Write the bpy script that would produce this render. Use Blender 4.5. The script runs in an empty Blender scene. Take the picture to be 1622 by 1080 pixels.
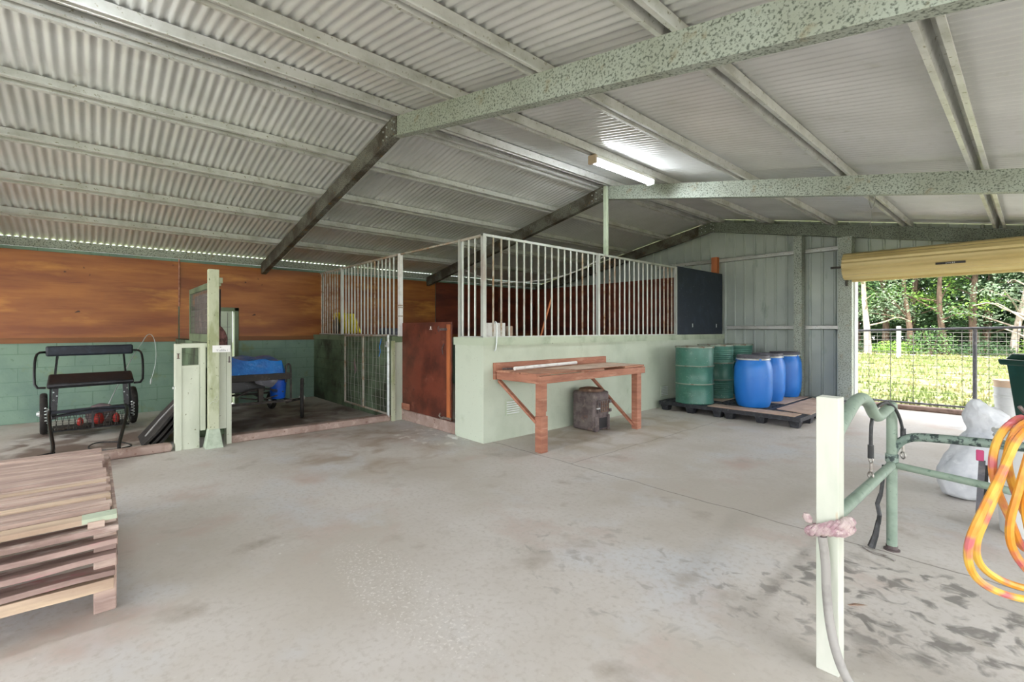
import bpy, bmesh, math, random
from mathutils import Vector, Matrix
random.seed(7)
PI = math.pi
S = bpy.context.scene
C = S.collection

# ------------------------------------------------------------------ materials
def lin(h):
    h = h.lstrip('#')
    out = []
    for i in (0, 2, 4):
        c = int(h[i:i+2], 16) / 255
        out.append(c/12.92 if c <= .04045 else ((c+.055)/1.055)**2.4)
    return (*out, 1)

def mat(name, col, rough=.7, metal=0.0, mix=(), bump=None, spec=.5, brick=None, trans=None):
    """principled material; mix = [(colour, scale, lo, hi, stretch xyz, detail)] noise layers over the base"""
    m = bpy.data.materials.new(name); m.use_nodes = True
    nt = m.node_tree; N = nt.nodes; L = nt.links
    b = N['Principled BSDF']
    b.inputs['Roughness'].default_value = rough
    b.inputs['Metallic'].default_value = metal
    b.inputs['Specular IOR Level'].default_value = spec
    tc = N.new('ShaderNodeTexCoord')
    rgb = N.new('ShaderNodeRGB'); rgb.outputs[0].default_value = lin(col)
    cur = rgb.outputs[0]
    if brick:
        c2, bw, bh, rot = brick
        sp = N.new('ShaderNodeSeparateXYZ'); mp = N.new('ShaderNodeCombineXYZ')
        L.new(tc.outputs['Object'], sp.inputs[0]); L.new(sp.outputs[rot], mp.inputs[0]); L.new(sp.outputs[2], mp.inputs[1])
        br = N.new('ShaderNodeTexBrick')
        br.inputs['Scale'].default_value = 1
        br.inputs['Brick Width'].default_value = bw; br.inputs['Row Height'].default_value = bh
        br.inputs['Mortar Size'].default_value = .005; br.inputs['Mortar Smooth'].default_value = .35
        br.inputs['Color1'].default_value = lin(col); br.inputs['Color2'].default_value = lin(col)
        br.inputs['Mortar'].default_value = lin(c2)
        L.new(mp.outputs[0], br.inputs['Vector'])
        cur = br.outputs['Color']
    for (c2, sc, lo, hi, st, det) in mix:
        mp = N.new('ShaderNodeMapping'); mp.inputs['Scale'].default_value = st
        mp.inputs['Location'].default_value = (sc*.37, sc*.11, sc*.71)
        L.new(tc.outputs['Object'], mp.inputs['Vector'])
        no = N.new('ShaderNodeTexNoise'); no.inputs['Scale'].default_value = sc; no.inputs['Detail'].default_value = det
        no.inputs['Roughness'].default_value = .6
        L.new(mp.outputs[0], no.inputs['Vector'])
        mr = N.new('ShaderNodeMapRange'); mr.inputs['From Min'].default_value = lo; mr.inputs['From Max'].default_value = hi
        L.new(no.outputs['Fac'], mr.inputs['Value'])
        mx = N.new('ShaderNodeMix'); mx.data_type = 'RGBA'
        L.new(mr.outputs[0], mx.inputs['Factor']); L.new(cur, mx.inputs['A']); mx.inputs['B'].default_value = lin(c2)
        cur = mx.outputs['Result']
    L.new(cur, b.inputs['Base Color'])
    if bump:
        no = N.new('ShaderNodeTexNoise'); no.inputs['Scale'].default_value = bump[0]; no.inputs['Detail'].default_value = 4
        L.new(tc.outputs['Object'], no.inputs['Vector'])
        bp = N.new('ShaderNodeBump'); bp.inputs['Strength'].default_value = bump[1]; bp.inputs['Distance'].default_value = bump[2]
        L.new(no.outputs['Fac'], bp.inputs['Height']); L.new(bp.outputs[0], b.inputs['Normal'])
        if brick:
            b2 = N.new('ShaderNodeBump'); b2.invert = True; b2.inputs['Strength'].default_value = .6; b2.inputs['Distance'].default_value = .004
            L.new(br.outputs['Fac'], b2.inputs['Height']); L.new(bp.outputs[0], b2.inputs['Normal']); L.new(b2.outputs[0], b.inputs['Normal'])
    return m

U = (1, 1, 1)
M = {}
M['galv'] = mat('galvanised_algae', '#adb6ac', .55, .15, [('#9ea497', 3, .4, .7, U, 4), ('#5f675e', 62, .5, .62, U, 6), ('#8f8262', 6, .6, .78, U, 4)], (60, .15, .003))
M['galv_dark'] = mat('galvanised_darker', '#7c7c74', .6, .15, [('#4a4338', 4, .4, .6, U, 5), ('#2c2a24', 80, .5, .6, U, 4), ('#7a5a30', 9, .62, .7, U, 3)], (60, .15, .003))  # darker steel tone for the left rafter arms and ridge plates
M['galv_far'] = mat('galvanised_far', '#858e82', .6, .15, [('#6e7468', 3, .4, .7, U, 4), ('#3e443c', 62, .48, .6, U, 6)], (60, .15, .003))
M['purlin'] = mat('purlin_zinc', '#dadcd8', .4, .3, [('#bcbeb6', 4, .45, .7, U, 5), ('#96957e', 30, .62, .7, U, 3)], (30, .05, .002))
M['sheet'] = mat('zincalume_sheet', '#dfe1e0', .34, .3, [('#d0d2d0', 1.2, .4, .7, U, 3), ('#c4c6be', 6, .62, .82, U, 4)])
M['clad'] = mat('wall_cladding', '#b6c0b8', .5, .1, [('#a4aeaa', .8, .4, .65, U, 3), ('#8c9a90', 5, .62, .75, (1, 1, .3), 4)])
M['block'] = mat('green_block_paint', '#7f9a88', .75, 0, [('#6c877c', 1.5, .45, .7, U, 4), ('#7d8c62', 3, .6, .75, U, 4), ('#5f7a64', 12, .62, .75, U, 4)], (35, .35, .006), brick=('#688873', .4, .2, 1))
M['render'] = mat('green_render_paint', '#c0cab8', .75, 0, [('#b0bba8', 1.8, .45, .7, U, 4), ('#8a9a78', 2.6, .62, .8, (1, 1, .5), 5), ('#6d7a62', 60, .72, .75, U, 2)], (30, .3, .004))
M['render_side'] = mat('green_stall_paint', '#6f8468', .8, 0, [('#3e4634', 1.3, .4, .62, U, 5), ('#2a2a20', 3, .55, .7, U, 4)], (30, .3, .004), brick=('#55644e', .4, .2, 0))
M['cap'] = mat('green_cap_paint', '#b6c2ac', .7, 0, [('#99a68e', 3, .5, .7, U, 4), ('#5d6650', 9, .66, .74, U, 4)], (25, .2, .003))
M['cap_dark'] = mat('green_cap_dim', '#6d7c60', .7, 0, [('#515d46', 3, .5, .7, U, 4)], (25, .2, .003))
M['joinery'] = mat('pale_green_joinery', '#c6ccba', .6, 0, [('#b4bba8', 3, .45, .7, (1, 1, .3), 4), ('#7f8268', 30, .68, .72, U, 3)], (30, .15, .002))
M['oldpost'] = mat('mossy_post_paint', '#bac0a4', .7, 0, [('#979e78', 5, .5, .66, (1, 1, .4), 4), ('#6a6e50', 30, .64, .7, U, 3)], (30, .2, .002))
M['ply'] = mat('stained_plywood', '#a8682e', .45, 0, [('#82461e', 1.6, .38, .62, (1, .35, 2.4), 5), ('#c98a3c', 2.2, .55, .75, (1, .4, 2.0), 5), ('#6e3614', 9, .6, .8, (1, .12, 4), 5), ('#3c1c0a', 5, .73, .76, U, 2)])
M['ply_dark'] = mat('maroon_plywood', '#743620', .5, 0, [('#4c2014', 1.6, .4, .62, (.4, .4, 2.4), 5), ('#8a4a2c', 3, .62, .8, (.4, .4, 3), 4)])
M['batten'] = mat('brown_batten', '#8a5a30', .6, 0, [('#6a3c1c', 6, .4, .7, (1, .1, 1), 4)])
M['doorred'] = mat('red_brown_door', '#703828', .42, 0, [('#4c241a', 2.6, .42, .6, U, 6), ('#885646', 5, .62, .76, U, 5), ('#3e1e16', 9, .66, .74, U, 4)], (20, .1, .002))
M['dooredge'] = mat('orange_door_stile', '#ba6c3c', .5, 0, [('#9c5832', 8, .45, .7, (1, 1, .15), 4)])
M['kerb'] = mat('red_oxide_kerb', '#a08c82', .8, 0, [('#8a746a', 4, .45, .65, U, 5), ('#c0aca0', 8, .55, .75, U, 5), ('#7a5c50', 20, .62, .7, U, 3)], (40, .3, .004))
M['timber_red'] = mat('reddish_hardwood', '#ac765e', .65, 0, [('#8e5c48', 5, .42, .65, (.5, .5, 3), 5), ('#c89c84', 6, .55, .75, (.5, .5, 3), 5)], (30, .2, .002))
M['timber_top'] = mat('bench_boards', '#b8866c', .7, 0, [('#9a6a54', 4, .4, .6, (3, .3, 1), 5), ('#cfae98', 7, .58, .75, (3, .3, 1), 5)], (30, .2, .002))
M['bars'] = mat('galvanised_bar', '#bfc4be', .42, .35, [('#aca49c', 7, .5, .7, (1, 1, .5), 4), ('#94795e', 10, .68, .76, (1, 1, .6), 4)])
M['bars_rust'] = mat('rusted_bar', '#b4aea2', .55, .2, [('#a0856a', 9, .46, .64, U, 5), ('#7e5c40', 20, .62, .7, U, 3)])
M['silver'] = mat('bright_pipe', '#ccd2d2', .35, .5, [('#a9b0ac', 12, .5, .7, U, 3)])
M['iron'] = mat('rusty_black_iron', '#726866', .65, .2, [('#564c4c', 10, .4, .6, U, 5), ('#86796f', 14, .6, .72, U, 4), ('#77584a', 6, .6, .75, U, 4)], (50, .4, .004))
M['blackvinyl'] = mat('black_vinyl', '#17181c', .5, 0, [('#262930', 14, .5, .7, U, 4)], (90, .1, .001))
M['navyvinyl'] = mat('navy_vinyl', '#1e2430', .5, 0, [('#2a3240', 14, .5, .7, U, 4)], (90, .1, .001))
M['blacksteel'] = mat('black_painted_steel', '#16171a', .4, .2, [('#34343a', 20, .58, .72, U, 4)])
M['rustframe'] = mat('dusty_black_frame', '#2c2824', .7, .1, [('#4e453c', 9, .5, .68, U, 5), ('#9a958c', 22, .68, .74, U, 3)], (40, .2, .003))
M['rubber'] = mat('black_rubber', '#24211f', .85, 0, [('#3c3632', 18, .5, .7, U, 4)], (70, .4, .004))
M['red'] = mat('red_plastic', '#b02820', .4)
M['white'] = mat('white_paint', '#e6e6e2', .5, 0, [('#cfccc6', 9, .5, .7, U, 4)])
M['pail'] = mat('white_pail_plastic', '#d9dcdc', .42, 0, [('#c4c6c4', 5, .5, .7, U, 4)])
M['pailpeach'] = mat('peach_pail_plastic', '#dcc0a4', .45, 0, [('#e0d2c2', 6, .5, .7, U, 3)])
M['tarp'] = mat('blue_tarpaulin', '#0f74c4', .28, 0, [('#0a5cae', 4, .4, .65, U, 4), ('#3d96dc', 12, .64, .72, U, 4)], (9, .8, .03))
M['bluebucket'] = mat('blue_bucket_plastic', '#1450b4', .4, 0, [('#0f3e96', 5, .5, .7, U, 3)])
M['yellow'] = mat('yellow_lid_plastic', '#f0dc20', .45, 0, [('#d8c41c', 6, .5, .7, U, 3)])
M['greendrum'] = mat('green_drum_paint', '#44786a', .42, 0, [('#366656', 4, .4, .66, U, 5), ('#6e9686', 7, .62, .8, (1, 1, 2), 5), ('#c4cfc4', 60, .7, .74, U, 2)], (20, .08, .002))
M['drumrim'] = mat('drum_rim_metal', '#8e9a8c', .55, .2, [('#6e5a44', 8, .5, .66, U, 4)])
M['drumlid'] = mat('rusty_drum_lid', '#7c6250', .7, .1, [('#5a4436', 8, .42, .65, U, 5), ('#9a8878', 10, .6, .74, U, 4)], (40, .2, .002))
M['bluedrum'] = mat('blue_barrel_plastic', '#1d6ec6', .4, 0, [('#2a78cc', 3, .45, .68, U, 4), ('#78a6d8', 9, .66, .84, (1, 1, .5), 6)], (30, .08, .002))
M['darklid'] = mat('dusty_black_lid', '#4a4a52', .6, 0, [('#76767e', 8, .5, .7, U, 4)])
M['pallet'] = mat('black_pallet_plastic', '#22242a', .6, 0, [('#3c3e44', 14, .5, .7, U, 5), ('#8a8a88', 40, .68, .72, U, 3)], (40, .2, .002))
M['hardboard'] = mat('dusty_hardboard', '#c4aa96', .8, 0, [('#a89080', 3, .45, .65, U, 5), ('#d8c6b6', 6, .58, .75, U, 5)])
M['blackboard'] = mat('navy_black_board', '#1c2636', .5, 0, [('#2a3648', 5, .5, .7, U, 5), ('#c8ccd0', 46, .74, .76, U, 2)])
M['cream'] = mat('cream_post_paint', '#d2d5ca', .6, 0, [('#c2cabc', 6, .45, .7, (1, 1, .3), 4), ('#c89a64', 12, .68, .74, (1, 1, .2), 3)], (30, .15, .002))
M['greenpipe'] = mat('green_painted_pipe', '#87998a', .5, 0, [('#748678', 8, .45, .7, U, 4), ('#5f776a', 30, .63, .7, U, 3)], (40, .1, .002))
M['greenpipe_worn'] = mat('worn_green_pipe', '#7c8e84', .5, 0, [('#2c3a3a', 26, .5, .56, U, 5), ('#566e66', 8, .5, .7, U, 4)], (40, .2, .002))
M['leather'] = mat('black_leather', '#26282a', .5, 0, [('#3e4042', 30, .5, .7, U, 3)])
M['chrome'] = mat('dull_chrome', '#b0aca8', .3, .8, [('#857d76', 30, .5, .7, U, 3)])
M['hose'] = mat('grey_hose', '#989692', .5, 0, [('#82807c', 12, .5, .7, U, 3)])
M['rope'] = mat('dirty_pink_rope', '#c0b0ae', .9, 0, [('#a0828a', 20, .45, .62, U, 4), ('#e2d4d2', 24, .6, .7, U, 3)], (90, .5, .003))
M['cord'] = mat('orange_yellow_cord', '#d8902c', .4, 0, [('#deb048', 9, .42, .56, U, 2), ('#c06468', 12, .48, .66, U, 2)])
M['sack'] = mat('white_woven_sack', '#cfd3d8', .5, 0, [('#b4bac2', 5, .45, .7, U, 5), ('#e0e4e8', 8, .58, .72, U, 4)], (7, .5, .03))
M['bingreen'] = mat('dark_green_bin', '#153f34', .4, 0, [('#1c4a3e', 5, .5, .7, U, 3)])
M['bindark'] = mat('black_bin', '#1c1e22', .5)
M['crate'] = mat('weathered_slat', '#bca598', .8, 0, [('#98827a', 6, .4, .62, (3, .3, 2), 6), ('#d4c2b4', 8, .54, .7, (3, .3, 2), 6), ('#d8bc96', 9, .68, .8, (1, .3, 1), 4)], (30, .4, .003))
M['crate_pink'] = mat('pink_painted_slat', '#ac948c', .8, 0, [('#8a746c', 6, .4, .6, (3, .3, 2), 6), ('#b87a80', 6, .6, .7, (2, .4, 2), 6), ('#cfc0b6', 9, .56, .7, (1, .3, 1), 4)], (30, .5, .004))
M['crate_pale'] = mat('pale_pine_slat', '#c8b29a', .75, 0, [('#ab9480', 5, .4, .62, (2, .3, 2), 5), ('#d9c4a4', 8, .56, .72, (2, .3, 2), 5)], (30, .4, .003))
M['rollcream'] = mat('cream_roller_curtain', '#d8c48c', .4, .05, [('#c6b078', 3, .45, .7, (.2, 2, 2), 4)])
M['rollerdark'] = mat('roller_bracket', '#44413c', .6, .2)
M['gatesteel'] = mat('dark_gate_steel', '#54545a', .5, .3, [('#6e6a6c', 20, .5, .7, U, 3)])
M['wire'] = mat('dull_wire', '#7a7a72', .5, .4)
M['brownpipe'] = mat('brown_pipe', '#8c7468', .6, .1, [('#6e584c', 8, .45, .65, U, 4)])
M['rug'] = mat('grey_pink_rug', '#8a7876', .95, 0, [('#6e6266', 9, .4, .6, (1, 1, .2), 3), ('#b29a98', 16, .58, .7, (1, 1, .2), 3)])
M['bag'] = mat('maroon_net_bag', '#7a5450', .9, 0, [('#4e3634', 22, .45, .6, U, 3)])
M['paper'] = mat('white_sign_card', '#ececea', .5)
M['ink'] = mat('dark_ink', '#2c2a2c', .6)
M['inkgrey'] = mat('grey_ink', '#9c9ca0', .6)
M['beige'] = mat('beige_end_cap', '#b8a690', .5)
M['battenwhite'] = mat('white_fitting', '#e2e4de', .4)
M['concrete_pad'] = mat('painted_footing', '#b4c2ae', .8, 0, [('#9aa892', 8, .45, .65, U, 4)], (30, .3, .003))
M['trunk'] = mat('pale_bark', '#b0a698', .85, 0, [('#86786a', 5, .4, .65, (1, 1, .3), 5), ('#d0c8bc', 7, .55, .7, (1, 1, .3), 4)], (14, .4, .02))
M['trunk_dark'] = mat('brown_bark', '#6c5a4a', .9, 0, [('#4a3c32', 5, .4, .65, (1, 1, .3), 5)], (14, .4, .02))
for k, (a, b_, c_) in {'leaf_mid': ('#567a3e', '#3e6030', '#74944c'), 'leaf_bright': ('#7aa03e', '#5c8632', '#94b054'), 'leaf_grey': ('#788c6e', '#60765a', '#96a68a'), 'leaf_dark': ('#36562e', '#264222', '#4a6a3a')}.items():
    M[k] = mat(k, a, .6, 0, [(b_, 1.3, .4, .6, U, 4), (c_, 5, .52, .66, U, 3)])
M['grass'] = mat('mown_grass', '#7a7e4e', .95, 0, [('#68743e', .5, .4, .6, U, 5), ('#98906c', 1.3, .5, .64, U, 5), ('#566e30', 6, .55, .68, U, 5)], (25, .8, .04))
M['grassblade'] = mat('grass_blade', '#6a7840', .8, 0, [('#8a8458', 1.4, .48, .6, U, 3)])
M['gravel'] = mat('pale_gravel', '#a8a498', .9, 0, [('#928e84', 8, .45, .6, U, 4)], (60, .4, .01))
M['jamb'] = mat('white_jamb', '#dfe3e4', .5)

def emis(name, col, st):
    m = bpy.data.materials.new(name); m.use_nodes = True
    b = m.node_tree.nodes['Principled BSDF']
    b.inputs['Base Color'].default_value = lin(col)
    b.inputs['Emission Color'].default_value = lin(col); b.inputs['Emission Strength'].default_value = st
    return m
M['tube'] = emis('lit_fluorescent_diffuser', '#f6fbff', 14)

def floor_mat():
    m = mat('stained_concrete', '#cbc6c0', .62, 0, [
        ('#bcb5ab', .7, .42, .62, U, 5), ('#bca89e', 1.1, .56, .72, U, 5), ('#c8c8c8', .9, .55, .7, (1, 1.2, 1), 4),
        ('#a0968a', 2.4, .6, .76, U, 6), ('#d8d6d0', 26, .68, .76, U, 5), ('#b6afa6', 30, .5, .75, U, 6)], (18, .12, .006))
    nt = m.node_tree; N = nt.nodes; L = nt.links
    b = N['Principled BSDF']; cur = b.inputs['Base Color'].links[0].from_socket
    tc = [n for n in N if n.type == 'TEX_COORD'][0]
    sep = N.new('ShaderNodeSeparateXYZ'); L.new(tc.outputs['Object'], sep.inputs[0])
    def math_(op, a, b2=None, clamp=False):
        n = N.new('ShaderNodeMath'); n.operation = op; n.use_clamp = clamp
        for i, v in enumerate((a, b2)):
            if v is None: continue
            if isinstance(v, (int, float)): n.inputs[i].default_value = v
            else: L.new(v, n.inputs[i])
        return n.outputs[0]
    wob = N.new('ShaderNodeTexNoise'); wob.inputs['Scale'].default_value = 3; wob.inputs['Detail'].default_value = 5
    L.new(tc.outputs['Object'], wob.inputs['Vector'])
    w = math_('MULTIPLY', math_('SUBTRACT', wob.outputs['Fac'], .5), .09)
    X, Yv = sep.outputs[0], sep.outputs[1]
    def line(co, at, half):
        dd = math_('ABSOLUTE', math_('SUBTRACT', math_('ADD', co, w), at))
        return math_('SUBTRACT', 1, math_('DIVIDE', dd, half), True)
    def over(fac, col):
        nonlocal cur
        mx = N.new('ShaderNodeMix'); mx.data_type = 'RGBA'; L.new(fac, mx.inputs['Factor']); L.new(cur, mx.inputs['A'])
        mx.inputs['B'].default_value = lin(col); cur = mx.outputs['Result']
    def blot(cx, cy, rx, ry, col, sc, lo, hi, st=1.0):
        a = math_('DIVIDE', math_('SUBTRACT', X, cx), rx); c = math_('DIVIDE', math_('SUBTRACT', Yv, cy), ry)
        r = math_('ADD', math_('MULTIPLY', a, a), math_('MULTIPLY', c, c))
        fall = math_('SUBTRACT', 1, r, True)
        no = N.new('ShaderNodeTexNoise'); no.inputs['Scale'].default_value = sc; no.inputs['Detail'].default_value = 4; no.inputs['Distortion'].default_value = .6
        L.new(tc.outputs['Object'], no.inputs['Vector'])
        mr = N.new('ShaderNodeMapRange'); mr.inputs['From Min'].default_value = lo; mr.inputs['From Max'].default_value = hi
        L.new(no.outputs['Fac'], mr.inputs['Value'])
        over(math_('MULTIPLY', math_('MULTIPLY', math_('MULTIPLY', fall, 2, True), mr.outputs[0]), st, True), col)
    blot(-.35, 3.0, .75, .6, '#6a6662', 9, .52, .62, .75)          # wet hoof marks by the rail
    blot(-.75, 2.6, .6, .35, '#807b76', 11, .56, .64, .6)
    blot(-1.6, 2.2, .9, .6, '#959089', 9, .58, .66, .5)
    blot(-3.1, 3.75, .7, .3, '#d0ccc4', 9, .5, .68, .6)
    blot(-2.2, 1.2, .8, .25, '#dedad4', 60, .56, .66, .8)
    blot(-5.2, 3.2, .7, .5, '#e6e4de', 8, .56, .64, .8)
    blot(-5.3, 2.4, 1.6, 1.0, '#9a8672', 2.5, .45, .65, .7)
    blot(-3.7, 5.3, .8, 1.7, '#a4967e', 2.5, .4, .6, .7)
    blot(-7.9, 2.2, 1.6, 1.4, '#5c4c44', 2.2, .25, .6, .9)       # damp dirt in the second stall
    blot(-7.6, -.1, 1.9, .75, '#6e5a50', 2.4, .44, .56, .85)
    over(math_('MULTIPLY', line(Yv, 3.6, .011), .75), '#5e564c')
    gate_ = math_('GREATER_THAN', Yv, 3.6)
    over(math_('MULTIPLY', math_('MULTIPLY', line(X, -3.14, .010), gate_), .6), '#6a6256')
    L.new(cur, b.inputs['Base Color'])
    return m
M['floor'] = floor_mat()

# ------------------------------------------------------------------ mesh builder
ORG = {}
class B:
    def __init__(s): s.v = []; s.f = []
    def add(s, vs, fs):
        n = len(s.v); s.v += [Vector(v) for v in vs]; s.f += [tuple(i+n for i in f) for f in fs]; return s
    def box(s, x0, x1, y0, y1, z0, z1):
        return s.add([(x0,y0,z0),(x1,y0,z0),(x1,y1,z0),(x0,y1,z0),(x0,y0,z1),(x1,y0,z1),(x1,y1,z1),(x0,y1,z1)],
                     [(0,3,2,1),(4,5,6,7),(0,1,5,4),(1,2,6,5),(2,3,7,6),(3,0,4,7)])
    def taper(s, c, z0, z1, a0, b0, a1, b1, off=(0, 0)):
        x, y = c; ox, oy = off
        return s.add([(x-a0,y-b0,z0),(x+a0,y-b0,z0),(x+a0,y+b0,z0),(x-a0,y+b0,z0),(x+ox-a1,y+oy-b1,z1),(x+ox+a1,y+oy-b1,z1),(x+ox+a1,y+oy+b1,z1),(x+ox-a1,y+oy+b1,z1)],
                     [(0,3,2,1),(4,5,6,7),(0,1,5,4),(1,2,6,5),(2,3,7,6),(3,0,4,7)])
    def beam(s, p, q, w, h, up=(0, 0, 1)):
        p, q = Vector(p), Vector(q); t = (q-p).normalized(); up = Vector(up)
        if abs(t.dot(up)) > .99: up = Vector((1, 0, 0))
        a = t.cross(up).normalized()*w/2; b = a.cross(t).normalized()*h/2
        vs = [p-a-b, p+a-b, p+a+b, p-a+b, q-a-b, q+a-b, q+a+b, q-a+b]
        return s.add(vs, [(0,1,2,3),(7,6,5,4),(0,4,5,1),(1,5,6,2),(2,6,7,3),(3,7,4,0)])
    def sweep(s, prof, p, q, up=(0, 0, 1)):
        """extrude an open/closed 2D profile [(side, up)] from p to q; profile is a closed loop"""
        p, q = Vector(p), Vector(q); t = (q-p).normalized(); up = Vector(up)
        a = t.cross(up).normalized(); b = a.cross(t).normalized(); n = len(prof)
        vs = [p+a*x+b*y for x, y in prof]+[q+a*x+b*y for x, y in prof]
        fs = [(i, (i+1) % n, (i+1) % n+n, i+n) for i in range(n)]
        fs += [tuple(range(n-1, -1, -1)), tuple(range(n, 2*n))]
        return s.add(vs, fs)
    def tube(s, pts, r, n=8, closed=False, smooth=0):
        P = [Vector(p) for p in pts]
        for _ in range(smooth):
            Q = []
            m_ = len(P)
            for i in range(m_ if closed else m_-1):
                a, b = P[i], P[(i+1) % m_]; Q += [a*.75+b*.25, a*.25+b*.75]
            if not closed: Q = [P[0]]+Q+[P[-1]]
            P = Q
        m_ = len(P); rr = r if isinstance(r, (list, tuple)) else None
        base = len(s.v); ref = None
        for i, p in enumerate(P):
            if closed: t = P[(i+1) % m_]-P[i-1]
            else: t = P[min(i+1, m_-1)]-P[max(i-1, 0)]
            t.normalize()
            if ref is None:
                ref = Vector((0, 0, 1)) if abs(t.z) < .9 else Vector((1, 0, 0))
                ref = (ref-t*ref.dot(t)).normalized()
            else:
                ref = (ref-t*ref.dot(t))
                ref = ref.normalized() if ref.length > 1e-6 else t.orthogonal().normalized()
            b = t.cross(ref)
            rad = (rr[0]+(rr[-1]-rr[0])*i/max(1, m_-1)) if rr else r
            for k in range(n):
                a = 2*PI*k/n; s.v.append(p+ref*math.cos(a)*rad+b*math.sin(a)*rad)
        for i in range(m_ if closed else m_-1):
            j = (i+1) % m_
            for k in range(n):
                k2 = (k+1) % n; s.f.append((base+i*n+k, base+i*n+k2, base+j*n+k2, base+j*n+k))
        if not closed:
            s.f.append(tuple(base+k for k in range(n-1, -1, -1))); s.f.append(tuple(base+(m_-1)*n+k for k in range(n)))
        return s
    def lathe(s, prof, c=(0, 0, 0), n=32, axis='z', a0=0, caps=True):
        c = Vector(c); base = len(s.v); m_ = len(prof)
        for r, h in prof:
            for k in range(n):
                a = 2*PI*k/n+a0
                if axis == 'z': s.v.append(c+Vector((r*math.cos(a), r*math.sin(a), h)))
                elif axis == 'x': s.v.append(c+Vector((h, r*math.cos(a), r*math.sin(a))))
                else: s.v.append(c+Vector((r*math.sin(a), h, r*math.cos(a))))
        for i in range(m_-1):
            for k in range(n):
                k2 = (k+1) % n; s.f.append((base+i*n+k, base+i*n+k2, base+(i+1)*n+k2, base+(i+1)*n+k))
        if caps:
            s.f.append(tuple(base+k for k in range(n-1, -1, -1))); s.f.append(tuple(base+(m_-1)*n+k for k in range(n)))
        return s
    def rings(s, rs, n=24, wob=0, seed=0):
        """stack of rings (centre, axis a, axis b); closed body"""
        rnd = random.Random(seed); base = len(s.v)
        ph = [rnd.uniform(0, 6.3) for _ in range(6)]
        for i, (c, a, b) in enumerate(rs):
            c, a, b = Vector(c), Vector(a), Vector(b)
            for k in range(n):
                t = 2*PI*k/n
                w = 1+wob*(math.sin(3*t+ph[0]+i*.8)+.6*math.sin(7*t+ph[1]-i*1.3)+.4*math.sin(11*t+ph[2]+i*2.1))
                s.v.append(c+(a*math.cos(t)+b*math.sin(t))*w)
        for i in range(len(rs)-1):
            for k in range(n):
                k2 = (k+1) % n; s.f.append((base+i*n+k, base+i*n+k2, base+(i+1)*n+k2, base+(i+1)*n+k))
        s.f.append(tuple(base+k for k in range(n-1, -1, -1))); s.f.append(tuple(base+(len(rs)-1)*n+k for k in range(n)))
        return s

def obj(name, b, m, parent=None, smooth=False, bevel=0, seg=2, fix=True):
    me = bpy.data.meshes.new(name)
    o_ = ORG.get(parent, Vector((0, 0, 0))) if parent else Vector((0, 0, 0))
    me.from_pydata([tuple(v-o_) for v in b.v], [], b.f); me.update()
    if fix and len(b.f) < 30000:
        bm = bmesh.new(); bm.from_mesh(me); bmesh.ops.recalc_face_normals(bm, faces=bm.faces); bm.to_mesh(me); bm.free()
    me.materials.append(M[m] if isinstance(m, str) else m)
    ob = bpy.data.objects.new(name, me); C.objects.link(ob)
    if parent: ob.parent = parent; ORG[ob] = o_
    if smooth:
        for p in me.polygons: p.use_smooth = True
        me.set_sharp_from_angle(angle=math.radians(38))
    if bevel:
        md = ob.modifiers.new('edge', 'BEVEL'); md.width = bevel; md.segments = seg; md.limit_method = 'ANGLE'; md.angle_limit = math.radians(40)
    return ob

def thing(name, label, cat, loc, group=None):
    o = bpy.data.objects.new(name, None); C.objects.link(o); o.location = loc; o.empty_display_size = .1
    ORG[o] = Vector(loc); o['label'] = label; o['category'] = cat
    if group: o['group'] = group
    return o
def tag(o, label, cat, group=None, kind=None):
    o['label'] = label; o['category'] = cat
    if group: o['group'] = group
    if kind: o['kind'] = kind
    return o
def solo(name, b, m, label, cat, group=None, **k):
    """a thing made of one mesh: origin at its base centre"""
    xs = [v.x for v in b.v]; ys = [v.y for v in b.v]; zs = [v.z for v in b.v]
    c = Vector(((min(xs)+max(xs))/2, (min(ys)+max(ys))/2, min(zs)))
    for i, v in enumerate(b.v): b.v[i] = v-c
    o = obj(name, b, m, None, **k); o.location = c
    return tag(o, label, cat, group)
def struct(name, b, m, **k):
    o = obj(name, b, m, None, **k); o['kind'] = 'structure'; return o
def dup(root, loc, label=None, rotz=None):
    def cp(o, par):
        c = o.copy(); C.objects.link(c)
        if par: c.parent = par
        for ch in o.children: cp(ch, c)
        return c
    r = cp(root, None); r.location = loc
    if rotz is not None: r.rotation_euler = (0, 0, rotz)
    if label: r['label'] = label
    return r
def text(name, s, size, loc, rot, m, parent=None, ext=.0008):
    cu = bpy.data.curves.new(name, 'FONT'); cu.body = s; cu.size = size; cu.extrude = ext; cu.align_x = 'CENTER'; cu.align_y = 'CENTER'
    t = bpy.data.objects.new(name, cu); C.objects.link(t)
    dg = bpy.context.evaluated_depsgraph_get(); me = bpy.data.meshes.new_from_object(t.evaluated_get(dg))
    bpy.data.objects.remove(t); bpy.data.curves.remove(cu)
    R = Matrix.Translation(Vector(loc)-(ORG.get(parent, Vector()) if parent else Vector())) @ rot.to_4x4()
    me.transform(R); me.materials.clear(); me.materials.append(M[m])
    o = bpy.data.objects.new(name, me); C.objects.link(o)
    if parent: o.parent = parent
    return o

# ------------------------------------------------------------------ measured layout (metres; X across, Y along the ridge)
XR, ZR, SL = -4.53, 3.60, .192       # ridge line, rafter top at the ridge, roof slope
XW = -9.77                           # inside face of the left block wall
XE = 3.3                             # right (open) side
YF, YG = -5.2, 9.9                   # open front and gable sheeting
XK = -6.40                           # stall kerb line
XL = -4.38; YL = 3.457               # long stall wall face and its end face
def zt(x): return ZR-SL*abs(x-XR)
RAF = [-4.85, -1.25, 2.36, 5.95, 9.63]
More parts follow.
